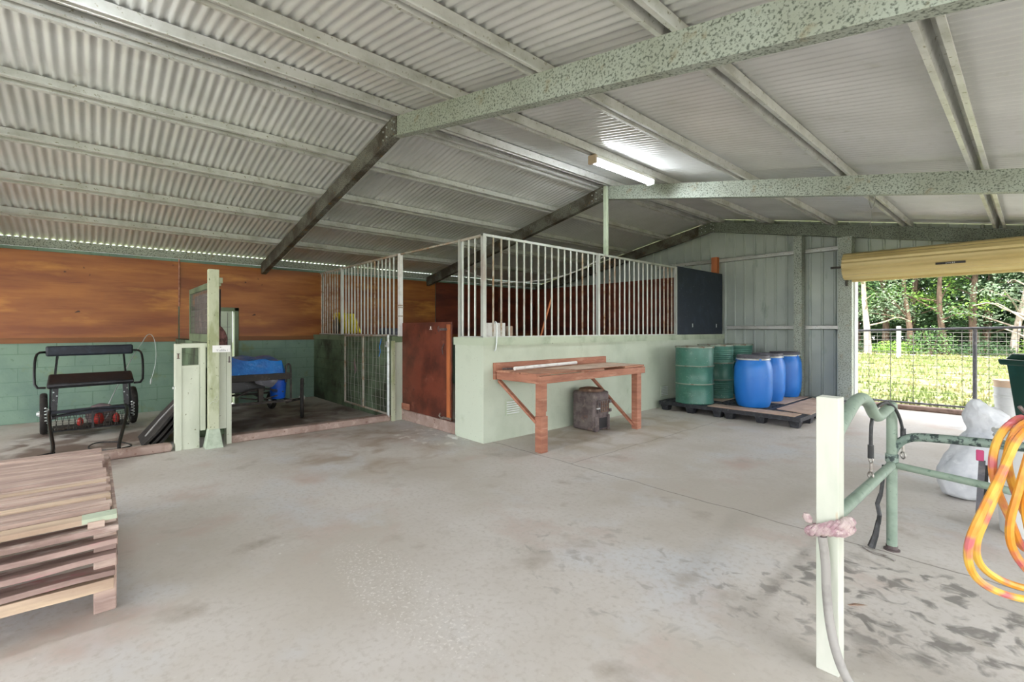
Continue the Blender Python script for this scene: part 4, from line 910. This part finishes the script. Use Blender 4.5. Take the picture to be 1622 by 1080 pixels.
for k, (z, dep, sh, m_) in enumerate([(.402, .10, .0, 'crate_pink'), (.335, .095, .006, 'crate_pink'), (.268, .10, .0, 'crate_pink'), (.188, .105, .012, 'crate_pink'), (.125, .05, .016, 'crate_pale')]):
    b = B(); n = 14
    for q in range(n+1):
        y = cy0+(cy1-cy0-.004*k)*q/n; dx = .005*math.sin(q*1.9+k*2)+(.004 if q % 3 == 0 else 0); dz = .003*math.sin(q*.9+k)
        h = .026 if k < 4 else .052
        b.v += [Vector((fx-sh+dx, y, z+dz)), Vector((fx-sh-dep, y, z+dz)), Vector((fx-sh-dep, y, z+h+dz)), Vector((fx-sh+dx, y, z+h+dz))]
    for q in range(n):
        a = 4*q; b.f += [(a+s_, a+(s_+1) % 4, a+4+(s_+1) % 4, a+4+s_) for s_ in range(4)]
    b.f += [(3, 2, 1, 0), (4*n, 4*n+1, 4*n+2, 4*n+3)]
    obj('side_slat', b, m_, t, bevel=.003)
for xk in (fx-.10, bxk+.05):
    for yk in (cy1-.06, -.85, cy0+.06):
        obj('corner_block', B().box(xk-.045, xk+.035, yk-.03, yk+.055, 0, .455), 'crate', t, bevel=.006)
obj('bearer', B().box(bxk, fx-.02, cy1-.11, cy1-.05, .42, .458), 'crate', t)
obj('bearer', B().box(bxk, fx-.02, -.89, -.83, .42, .458), 'crate', t)
for k, z in enumerate((.38, .28, .18)): obj('end_slat', B().box(bxk+.02, fx-.15, cy1-.012, cy1+.002, z, z+.05), 'crate', t)
obj('torn_edge', B().box(fx-.35, fx-.12, -.25, cy1-.11, .43, .452), 'timber_red', t)

# ------------------------------------------------------------------ tie-up rail in the right foreground
t = thing('cream_post', 'square cream painted timber post in the right foreground', 'post', (-.55, 2.2, 0))
obj('post', B().box(-.590, -.512, 2.165, 2.240, 0, 1.09), 'cream', t, bevel=.004)
t = thing('tie_rail', 'green painted pipe tie-up rail bending from the cream post', 'rail', (-.59, 3.67, 0))
obj('upright', B().tube([(-.592, 3.67, .01), (-.592, 3.67, .90)], .028, 16), 'greenpipe', t, smooth=True)
obj('base_plate', B().lathe([(.042, 0), (.042, .006), (.03, .010), (.03, .03)], (-.592, 3.67, 0), 16), 'iron', t)
obj('bent_rail', B().tube([(-.548, 2.242, .925), (-.56, 2.45, .97), (-.58, 2.72, 1.015), (-.58, 2.88, 1.02), (-.58, 3.02, .97), (-.58, 3.13, .895), (-.585, 3.27, .87), (-.59, 3.45, .88), (-.592, 3.67, .89)], .028, 16, smooth=2), 'greenpipe', t, smooth=True)
obj('mid_rail', B().tube([(-.55, 2.242, .59), (-.592, 3.64, .525)], .025, 16), 'greenpipe', t, smooth=True)
obj('collar', B().lathe([(.029, 0), (.034, .005), (.034, .05), (.029, .055)], (-.592, 3.67, .54), 16, caps=False), 'greenpipe_worn', t, smooth=True)
obj('upper_rail', B().tube([(-.60, 3.70, .56), (-.585, 3.68, .63), (-.53, 3.675, .70), (-.43, 3.67, .725), (.2, 3.66, .745), (1.3, 3.64, .76)], .025, 16, smooth=2), 'greenpipe_worn', t, smooth=True)
obj('lower_rail', B().tube([(-.59, 3.67, .527), (-.1, 3.67, .492), (1.3, 3.64, .40)], .021, 14), 'greenpipe', t, smooth=True)
obj('end_upright', B().tube([(1.3, 3.64, 0), (1.3, 3.64, .80)], .028, 16), 'greenpipe', t, smooth=True)
# pink rope and grey hose on the cream post
rp_ = B()
for k in range(6):
    pts = []
    for q in range(40):
        a = 2*PI*q/40; tw = a*7+(k % 3)*2*PI/3; lift = (.030 if k > 2 else 0)*math.cos(a*.5)**2
        rx, ry = .062+.012*math.cos(tw), .060+.012*math.cos(tw)
        sq = max(abs(math.cos(a)), abs(math.sin(a)))
        pts.append((-.551+rx/sq**.6*math.cos(a), 2.2025+ry/sq**.6*math.sin(a), .555+lift+.011*math.sin(tw)+.022*math.cos(a)-.012*math.sin(a)))
    rp_.tube(pts, .0115, 7, closed=True, smooth=1)
rp_.rings([((-.61, 2.15, .585), (.014, 0, 0), (0, .014, 0)), ((-.615, 2.145, .60), (.017, 0, 0), (0, .016, 0)), ((-.618, 2.14, .62), (.010, 0, 0), (0, .010, 0))], 10, .1)
solo('pink_rope', rp_, 'rope', 'dirty pink twisted rope tied round the cream post', 'rope', smooth=True)
solo('grey_hose', B().tube([(-.560, 2.137, .545), (-.548, 2.135, .45), (-.545, 2.13, .34), (-.530, 2.115, .22), (-.50, 2.10, .11), (-.46, 2.10, .03), (-.40, 2.08, .018), (-.30, 2.0, .018), (-.22, 1.86, .018)], .0165, 12, smooth=2), 'hose', 'grey hose hanging down the cream post onto the floor', 'hose', smooth=True)
# leather lead over the rail
ld = thing('lead_strap', 'black leather lead with two chrome snap hooks draped over the bent pipe', 'lead', (-.57, 3.4, .74))
obj('strap', B().tube([(-.585, 3.08, .72), (-.585, 3.08, .80), (-.585, 3.10, .875), (-.585, 3.20, .93), (-.59, 3.36, .935), (-.585, 3.50, .93), (-.56, 3.60, .88), (-.545, 3.65, .80), (-.54, 3.68, .735)], .009, 8, smooth=2), 'leather', ld, smooth=True)
for (px, py, pz) in ((-.585, 3.08, .70), (-.54, 3.68, .71)):
    h = obj('snap_hook', B().lathe([(.014, -.035), (.014, .035)], (px, py, pz+.01), 10), 'leather', ld, smooth=True)
    rg2 = B()
    rg2.tube([(px+.0*math.cos(a)-.016*math.cos(a)*.68, py+.016*math.cos(a)*.74, pz-.035+.016*math.sin(a)) for a in [2*PI*k/16 for k in range(16)]], .0035, 6, closed=True)
    rg2.tube([(px, py, pz-.05), (px, py, pz-.095)], .007, 8)
    rg2.tube([(px-.019*math.cos(a)*.68, py+.019*math.cos(a)*.74, pz-.118+.02*math.sin(a)) for a in [2*PI*k/16 for k in range(16)]], .0045, 6, closed=True)
    obj('hook_ring', rg2, 'chrome', h, smooth=True)
solo('leather_strap', B().tube([(-.628, 3.65, .52), (-.632, 3.64, .42), (-.640, 3.63, .33)], .010, 6).tube([(-.640, 3.63, .34), (-.655, 3.62, .28), (-.640, 3.60, .22), (-.648, 3.61, .16)], .012, 6).tube([(-.648, 3.61, .18), (-.66, 3.60, .09), (-.68, 3.59, .012)], [.012, .020], 6), 'leather', 'dark strap hanging behind the green upright to the floor', 'strap')
solo('small_chain', B().tube([(-.72, 3.58, .006), (-.66, 3.52, .006), (-.60, 3.53, .006), (-.55, 3.50, .006)], .006, 6, smooth=1), 'chrome', 'small chain lying on the floor at the green upright', 'chain')
solo('dry_leaf', B().add([(-.62, 2.77, .003), (-.58, 2.79, .012), (-.55, 2.84, .003), (-.60, 2.81, .004), (-.61, 2.775, .0)], [(0, 1, 2, 3), (0, 3, 2, 4)]), 'hardboard', 'dry leaf lying on the floor right of the cream post', 'leaf')

# sacks, pails, bin, cord on the right
rV = Vector((.668, .744, 0)); dV = Vector((-.744, .668, 0))
def at(px, y, D): return dV*D+rV*((px-812.7)/742.3*D)+Vector((0, 0, 1.36-(y-521.5)*D/742.3))   # picture measure -> point at depth D
rs = []
for (y, l, r_, dp) in ((794, 1505, 1585, .10), (788, 1492, 1598, .17), (765, 1488, 1602, .2), (740, 1498, 1603, .2), (715, 1516, 1604, .18), (698, 1530, 1606, .15), (690, 1537, 1607, .12), (682, 1536, 1603, .12), (668, 1533, 1590, .12), (655, 1534, 1574, .10), (645, 1536, 1562, .06), (638, 1541, 1552, .02)):
    c = at((l+r_)/2, y, 3.80); rs.append((c, rV*((r_-l)/2*3.8/742.3), dV*dp))
zmin = min(c.z for c, _, _ in rs); rs = [(c-Vector((0, 0, zmin-.002)), a, b) for c, a, b in rs]
solo('woven_sack', B().rings(rs, 48, .04, 8), 'sack', 'white woven sack slumped behind the green pipe rails', 'sack', smooth=True)
sk = bpy.data.objects['woven_sack']; ss = sk.modifiers.new('sub', 'SUBSURF'); ss.levels = ss.render_levels = 2
tx = bpy.data.textures.new('wrinkle', 'CLOUDS'); tx.noise_scale = .16; tx.noise_depth = 3
dm = sk.modifiers.new('wrinkle', 'DISPLACE'); dm.texture = tx; dm.strength = .07; dm.mid_level = .5; dm.texture_coords = 'LOCAL'
def pail(parent, c, r0, r1, h, m='pail', bands=(.80, .88), lid=True):
    c = Vector(c)
    pr = [(r0*.95, .0), (r0, .006)]
    for q in bands: pr += [(r0+(r1-r0)*q, h*q-.006), (r0+(r1-r0)*q+.007, h*q-.003), (r0+(r1-r0)*q+.007, h*q+.004), (r0+(r1-r0)*q, h*q+.007)]
    pr += [(r1, h-.02)]
    o = obj('pail_body', B().lathe(pr, c, 36), m, parent, smooth=True)
    if lid: obj('pail_lid', B().lathe([(r1+.002, h-.022), (r1+.010, h-.02), (r1+.010, h-.002), (r1-.004, h+.004), (r1-.012, h-.004), (.0005, h-.004)], c, 36), m, parent, smooth=True)
    return o
c = Vector((-.035, 4.60, 0))
t = thing('stacked_pails', 'two white plastic pails nested one in the other behind the pipe rails', 'pail', c)
pail(t, c, .128, .150, .40); pail(t, c+Vector((0, 0, .30)), .140, .158, .385)
obj('wire_handle', B().tube([(c.x-.165*math.cos(a)*.7, c.y-.10-.07*math.sin(a)*0, c.z+.60-.13*math.sin(a)) for a in [PI*k/12 for k in range(13)]], .003, 6), 'wire', t)
text('lettering', 'D w  s', .052, c+Vector((.045, -.148, .50)), Matrix.Rotation(.30, 3, 'Z') @ Matrix.Rotation(PI/2, 3, 'X'), 'ink', t, ext=.0006)
kn = thing('hoof_knife', 'black handled scraper with a brown flap lying on the white pail lid', 'scraper', c+Vector((-.03, -.06, .69)))
obj('blade', B().add([(c.x-.02, c.y-.08, .694), (c.x+.12, c.y-.06, .694), (c.x+.10, c.y+.02, .694), (c.x-.02, c.y-.08, .70), (c.x+.12, c.y-.06, .74), (c.x+.10, c.y+.02, .735)], [(0, 2, 1), (3, 4, 5), (0, 1, 4, 3), (1, 2, 5, 4), (2, 0, 3, 5)]), 'dooredge', kn)
obj('handle', B().beam((c.x-.085, c.y-.10, .70), (c.x-.01, c.y-.08, .705), .02, .014), 'leather', kn)
c2 = Vector((-.25, 9.55, 0))
t = thing('pail_stack', 'tall stack of white and peach pails beside the green bin at the gate', 'pail', c2)
pail(t, c2, .125, .150, .44, bands=(.9,)); pail(t, c2+Vector((0, 0, .30)), .148, .152, .25, bands=(.5,)); pail(t, c2+Vector((0, 0, .44)), .148, .155, .21, 'pailpeach', bands=(.5,))
t = thing('picket_stand', 'dark steel picket with a pink tag between the sack and the pails', 'picket', (-.26, 4.52, 0))
obj('picket', B().beam((-.262, 4.50, 0), (-.245, 4.55, .46), .034, .010, (0, 1, 0)), 'gatesteel', t)
obj('brace_bar', B().beam((-.235, 4.58, 0), (-.225, 4.60, .42), .02, .010, (0, 1, 0)), 'leather', t)
obj('pink_tag', B().box(-.275, -.235, 4.535, 4.55, .455, .53), emis('pink_tag_plastic', '#c8487a', 0), t, bevel=.006)
# green wheelie bin
t = thing('green_bin', 'dark green wheelie bin cut by the picture\'s right edge', 'bin', (.20, 8.22, 0))
bb = B()
cB = Vector((.20, 8.22, 0)); aV, bV = rV, dV
def obox(c, z0, z1, a0, b0, a1, b1, sh=0):
    c = Vector(c); q = []
    for z, a, b, s_ in ((z0, a0, b0, 0), (z1, a1, b1, sh)):
        for i, j in ((-1, -1), (1, -1), (1, 1), (-1, 1)): q.append(c+aV*(i*a+s_)+bV*(j*b)+Vector((0, 0, z)))
    return B().add(q, [(0, 3, 2, 1), (4, 5, 6, 7), (0, 1, 5, 4), (1, 2, 6, 5), (2, 3, 7, 6), (3, 0, 4, 7)])
obj('body', obox(cB, .05, .98, .22, .25, .29, .34), 'bingreen', t, bevel=.02, seg=3)
obj('rim', obox(cB, .93, 1.0, .335, .37, .35, .38), 'bingreen', t, bevel=.015)
obj('lid', obox(cB, 1.0, 1.07, .29, .35, .25, .31), 'bingreen', t, bevel=.02, seg=3)
for s_ in (-1, 1):
    w_ = B().lathe([(.10, -.025), (.10, .025)], (0, 0, 0), 20, 'x'); cc = cB+bV*.28+aV*s_*.2+Vector((0, 0, .1))
    w_.v = [aV*v.x+bV*v.y+Vector((0, 0, v.z))+cc for v in w_.v]; obj('wheel', w_, 'rubber', t)
# orange cord coil on its hook, second cream post
t = thing('cream_post', 'square cream painted timber post carrying the orange cord, right of the frame', 'post', (.12, 2.34, 0))
obj('post', B().box(.078, .156, 2.30, 2.378, 0, 1.25), 'cream', t, bevel=.004)
obj('hook', B().tube([(.09, 2.30, 1.10), (.03, 2.27, 1.09), (-.02, 2.245, 1.085), (-.035, 2.235, 1.11)], .006, 6, smooth=1), 'iron', t)
O = at(1634, 664, 1.5); u = 1.5/742.3
loops = [[(2, -4), (-30, 22), (-50, 70), (-88, 140), (-109, 190), (-100, 235), (-66, 266), (-10, 281), (40, 272), (62, 210), (40, 110), (18, 20)],
         [(4, -4), (-25, 30), (-44, 90), (-68, 150), (-81, 195), (-72, 232), (-42, 258), (5, 271), (50, 255), (60, 180), (34, 80), (16, 10)],
         [(0, 0), (-34, 28), (-48, 75), (-36, 120), (-12, 165), (4, 215), (22, 215), (36, 150), (30, 60), (12, 4)],
         [(6, -2), (-14, 40), (-30, 110), (-38, 165), (-32, 205), (-12, 240), (10, 262), (36, 230), (40, 130), (26, 30)],
         [(2, 2), (-20, 16), (-28, 60), (-16, 110), (6, 170), (24, 190), (44, 150), (38, 70), (20, 10)],
         [(4, 0), (-8, 50), (-24, 120), (-14, 190), (0, 236), (16, 262), (30, 200), (34, 90), (20, 16)]]
cb = B()
for k, lp in enumerate(loops):
    pts = [O+rV*((x*1.13 if x < 0 else x)*u)+Vector((0, 0, -y*u))+dV*(.016*((k*2) % 5-2)+.010*math.sin(i*1.3+k)) for i, (x, y) in enumerate(lp)]
    cb.tube(pts, .0112, 8, closed=True, smooth=3)
for q in range(3):
    pass
solo('extension_cord', cb, 'cord', 'orange and pink extension cord coiled on a hook at the right edge', 'cord', smooth=True)
solo('hanging_wire', B().tube([(-1.13, 6.02, 2.82), (-1.16, 6.0, 2.72), (-1.13, 6.0, 2.58), (-1.10, 6.0, 2.70), (-1.12, 6.02, 2.80)], .004, 5, smooth=1).tube([(-1.13, 6.0, 2.60), (-1.14, 6.0, 2.45), (-1.12, 6.0, 2.34)], .003, 5), 'wire', 'thin loop of wire hanging from the second roof frame', 'wire')

# ------------------------------------------------------------------ paddock: gate, fence, trees
t = thing('pipe_gate', 'dark pipe framed gate with square wire mesh across the doorway', 'gate', (-.6, 10.2, 0))
gxa, gxb, gy = -2.17, 1.5, 10.2
zt_ = lambda x: 1.335+(x+2.17)*.026
obj('top_rail', B().tube([(gxa, gy, zt_(gxa)), (gxb, gy, zt_(gxb))], .019, 10), 'gatesteel', t, smooth=True)
obj('bottom_rail', B().tube([(gxa, gy, .125), (gxb, gy, .15)], .016, 10), 'gatesteel', t, smooth=True)
obj('gate_stile', B().tube([(-.63, gy, .10), (-.63, gy, zt_(-.63))], .026, 12), 'gatesteel', t, smooth=True)
obj('gate_stile', B().tube([(gxa, gy, .05), (gxa, gy, zt_(gxa))], .02, 10).tube([(gxb, gy, .05), (gxb, gy, zt_(gxb))], .02, 10), 'gatesteel', t, smooth=True)
w = B()
x = -1.96
while x < gxb: w.beam((x, gy, .125), (x, gy, zt_(x)), .006, .006); x += .297
for i in range(11): w.beam((gxa, gy, .215+.108*i), (gxb, gy, .225+.112*i), .005, .005)
obj('wire_mesh', w, 'gatesteel', t)
t = thing('wire_fence', 'pale wire stock fence crossing the paddock before the trees', 'fence', (-5, 29.5, -.06))
w = B()
for z in (.2, .4, .6, .8, 1.0, 1.2): w.beam((-18, 31.5, z), (10, 31.5, z), .016, .016)
for i in range(94): w.beam((-18+.3*i, 31.5, .05), (-18+.3*i, 31.5, 1.2), .010, .010)
obj('wire_strands', w, 'wire', t)
for x in (-17, -11, 1.5, 7.5): obj('fence_post', B().tube([(x, 31.5, -.1), (x, 31.5, 1.3)], .05, 8), 'trunk', t, smooth=True)
solo('white_post', B().tube([(-4.6, 30.2, -.1), (-4.6, 30.2, 1.52)], .09, 10), 'white', 'white painted post standing in the paddock before the fence', 'post')

def tree(x, y, h, lab, leaf, bark='trunk_dark', n=3200, crown=(3.2, .35), seed=1, lean=0, lsz=.16, bare=False, low=.2):
    rt = random.Random(seed); t = thing('gum_tree' if bark == 'trunk' else 'bush_tree', lab, 'tree', (x, y, -.1), None)
    W = B(); tips = []
    top = Vector((x+lean, y, h*.82))
    path = [Vector((x+lean*f+.18*math.sin(f*5+seed), y+.15*math.cos(f*4+seed), -.1+(h*.85)*f)) for f in [i/7 for i in range(8)]]
    W.tube(path, [.07+.013*h, .03], 8, smooth=1)
    for k in range(13):
        f = low+.7*rt.random(); p = path[0].lerp(path[-1], f); i_ = min(6, int(f*7)); p = path[i_].lerp(path[i_+1], f*7-i_)
        a = rt.uniform(0, 2*PI); L = crown[0]*rt.uniform(.45, 1)*(1.15-f*.6)
        d1 = Vector((math.cos(a), math.sin(a), rt.uniform(.05, .7))).normalized()
        q = [p, p+d1*L*.4+Vector((0, 0, .05*L)), p+d1*L*.75+Vector((rt.uniform(-.3, .3), rt.uniform(-.3, .3), rt.uniform(-.1, .4))), p+d1*L]
        W.tube(q, [.045+.01*(1-f), .012], 6, smooth=1); tips.append((q[2], L)); tips.append((q[3], L)); tips.append((q[1], L))
    obj('trunk', W, bark, t, smooth=True, fix=False)
    F = B()
    if not bare:
        cl = []
        for (q, L) in tips: cl.append((q, .55+.35*rt.random()))
        for _ in range(10): cl.append((path[-1]+Vector((rt.gauss(0, 1), rt.gauss(0, 1), rt.gauss(0, .6)))*crown[0]*.35, .8))
        for i in range(n):
            q, s_ = cl[rt.randrange(len(cl))]
            o = Vector((rt.gauss(0, 1), rt.gauss(0, 1), rt.gauss(0, .7))); o = o.normalized()*s_*(rt.random()**.4)
            p = q+o
            if p.z < .25: continue
            a = Vector((rt.gauss(0, 1), rt.gauss(0, 1), rt.gauss(0, .5))).normalized(); b_ = a.orthogonal().normalized(); b_ = (b_*math.cos(rt.random()*6)+a.cross(b_)*math.sin(rt.random()*6))
            l = lsz*rt.uniform(.6, 1.3); w_ = l*.38
            k = len(F.v); F.v += [p-a*l/2, p+b_*w_/2, p+a*l/2, p-b_*w_/2]; F.f.append((k, k+1, k+2, k+3))
        obj('foliage', F, leaf, t, fix=False)
    return t
TR = [(-11.5, 36.5, 9, 'dense dark green tree, farthest left of the tree line', 'leaf_dark', 'trunk_dark', 0),
      (-9.0, 36, 9.5, 'mid green bushy tree left of the white trunk', 'leaf_mid', 'trunk_dark', 0),
      (-6.35, 36.5, 10, 'mid green tree right of the pale bare trunk', 'leaf_mid', 'trunk_dark', 0),
      (-5.0, 35.5, 8.5, 'grey green wispy tree above the white paddock post', 'leaf_grey', 'trunk_dark', 0),
      (-3.5, 36, 9, 'bright lime green tree in the middle of the doorway view', 'leaf_bright', 'trunk_dark', 0),
      (-2.2, 37, 11, 'mid green tree behind the gate stile', 'leaf_mid', 'trunk_dark', 0),
      (-.6, 35.6, 8.5, 'silvery green tree with pale twisting branches over the gate', 'leaf_grey', 'trunk', .4),
      (1.4, 36.3, 10, 'grey green tall tree right of the silvery one', 'leaf_grey', 'trunk', -.3),
      (3.8, 36, 9, 'dark green tree beyond the bin to the right', 'leaf_dark', 'trunk_dark', 0),
      (6.6, 36.8, 10, 'mid green tree farthest right of the tree line', 'leaf_mid', 'trunk_dark', 0)]
for i, (x, y, h, lab, lf, bk_, ln) in enumerate(TR):
    tree(x, y, h, lab, lf, bk_, 4200, (3.0, .35), 11+i, ln, .17)
for i, x in enumerate((-12, -8.6, -5.4, -2.0, 1.2, 4.6, 8)):
    tree(x, 41+.7*(i % 2), 13, ['tall dark tree in the back row, far left', 'tall dark tree in the back row, second from left', 'tall dark tree in the back row behind the pale trunk', 'tall dark tree in the back row behind the lime green tree', 'tall dark tree in the back row behind the silvery tree', 'tall dark tree in the back row, second from right', 'tall dark tree in the back row, far right'][i], 'leaf_dark', 'trunk_dark', 6500, (4.2, .3), 40+i, 0, .30, low=.06)
tree(-6.75, 33.9, 9.5, 'pale white barked gum tree at the left of the doorway view', 'leaf_bright', 'trunk', 350, (2.2, .4), 77, .25, .14)
tree(-.2, 34.2, 6, 'leafless pale twisted dead tree in front of the silvery tree', 'leaf_grey', 'trunk', 0, (2.4, .4), 91, .3, bare=True)
def shrub(x, y, h, w_, lab, leaf, seed):
    rt = random.Random(seed); t = thing('low_shrub', lab, 'shrub', (x, y, -.08), 'low shrubs under the trees')
    s = B()
    for k in range(6): s.tube([(x, y, -.1), (x+rt.uniform(-.4, .4)*w_, y+rt.uniform(-.3, .3), h*.8)], [.02, .008], 5)
    obj('stems', s, 'trunk_dark', t, fix=False)
    F = B()
    for i in range(900):
        a = rt.uniform(0, 2*PI); rr_ = rt.random()**.5; p = Vector((x+w_*rr_*math.cos(a), y+w_*.6*rr_*math.sin(a), rt.random()*h*(1-.5*rr_**2)))
        d_ = Vector((rt.gauss(0, 1), rt.gauss(0, 1), rt.gauss(0, 1))).normalized(); b_ = d_.orthogonal().normalized(); l = rt.uniform(.08, .18)
        k = len(F.v); F.v += [p-d_*l/2, p+b_*l*.25, p+d_*l/2, p-b_*l*.25]; F.f.append((k, k+1, k+2, k+3))
    obj('foliage', F, leaf, t, fix=False)
for i, (x, h, w_, lf) in enumerate(((-10.5, 1.0, 1.5, 'leaf_mid'), (-8, .8, 1.3, 'leaf_dark'), (-5.6, .7, 1.2, 'leaf_bright'), (-3.9, 1.6, 1.1, 'leaf_mid'), (-1.9, .8, 1.2, 'leaf_dark'), (.9, 1.4, 1.6, 'leaf_bright'), (3.4, 1.1, 1.5, 'leaf_mid'), (6, 1.0, 1.5, 'leaf_dark'))):
    shrub(x, 35.0, h, w_, ['mid green low shrub left of the white trunk, outermost', 'dark low shrub left of the pale trunk', 'bright low shrub right of the pale trunk', 'tall mid green shrub beside the white paddock post', 'dark low shrub behind the gate stile', 'bright leafy shrub above the bin', 'mid green low shrub right of the bright shrub', 'dark low shrub farthest right'][i], lf, 60+i)

F = B(); rt = random.Random(99)
for i in range(64000):
    p = Vector((rt.uniform(-22, 12), rt.uniform(43.5, 48), 13*rt.random()**1.1)); d_ = Vector((rt.gauss(0, 1), rt.gauss(0, .5), rt.gauss(0, 1))).normalized(); b_ = d_.orthogonal().normalized(); l = rt.uniform(.3, .6)
    k = len(F.v); F.v += [p-d_*l/2, p+b_*l*.25, p+d_*l/2, p-b_*l*.25]; F.f.append((k, k+1, k+2, k+3))
tag(obj('forest_foliage', F, 'leaf_dark', fix=False), 'dense dark forest foliage behind the tree line', 'foliage', kind='stuff')
# ------------------------------------------------------------------ light and camera
W_ = bpy.data.worlds.new('sky'); S.world = W_; W_.use_nodes = True
bg = W_.node_tree.nodes['Background']; bg.inputs['Color'].default_value = (.97, .97, 1, 1); bg.inputs['Strength'].default_value = 1.3
sd = bpy.data.lights.new('sun', 'SUN'); sd.energy = 1.45; sd.angle = math.radians(2); sd.color = (1, .96, .88)
so = bpy.data.objects.new('sun', sd); C.objects.link(so)
so.rotation_euler = Vector((-.42, .50, -.76)).to_track_quat('-Z', 'Y').to_euler()
cd = bpy.data.cameras.new('camera'); co = bpy.data.objects.new('camera', cd); C.objects.link(co)
cd.sensor_width = 36; cd.lens = 36*742.3/1622
cd.shift_x = -1.7/1622; cd.shift_y = -18.5/1622
co.location = (0, 0, 1.36); co.rotation_euler = (PI/2, 0, math.radians(48.11)); cd.clip_start = .05
S.camera = co
S.view_settings.view_transform = 'Standard'; S.view_settings.look = 'None'; S.view_settings.gamma = 1; S.view_settings.use_curve_mapping = False
S.view_settings.exposure = 2.3
S.cycles.use_denoising = True
S.cycles.max_bounces = 7; S.cycles.diffuse_bounces = 4; S.cycles.glossy_bounces = 2; S.cycles.transmission_bounces = 1; S.cycles.sample_clamp_indirect = 6
S.cycles.caustics_reflective = False; S.cycles.caustics_refractive = False
S.cycles.use_adaptive_sampling = True; S.cycles.adaptive_threshold = .06; S.cycles.adaptive_min_samples = 16
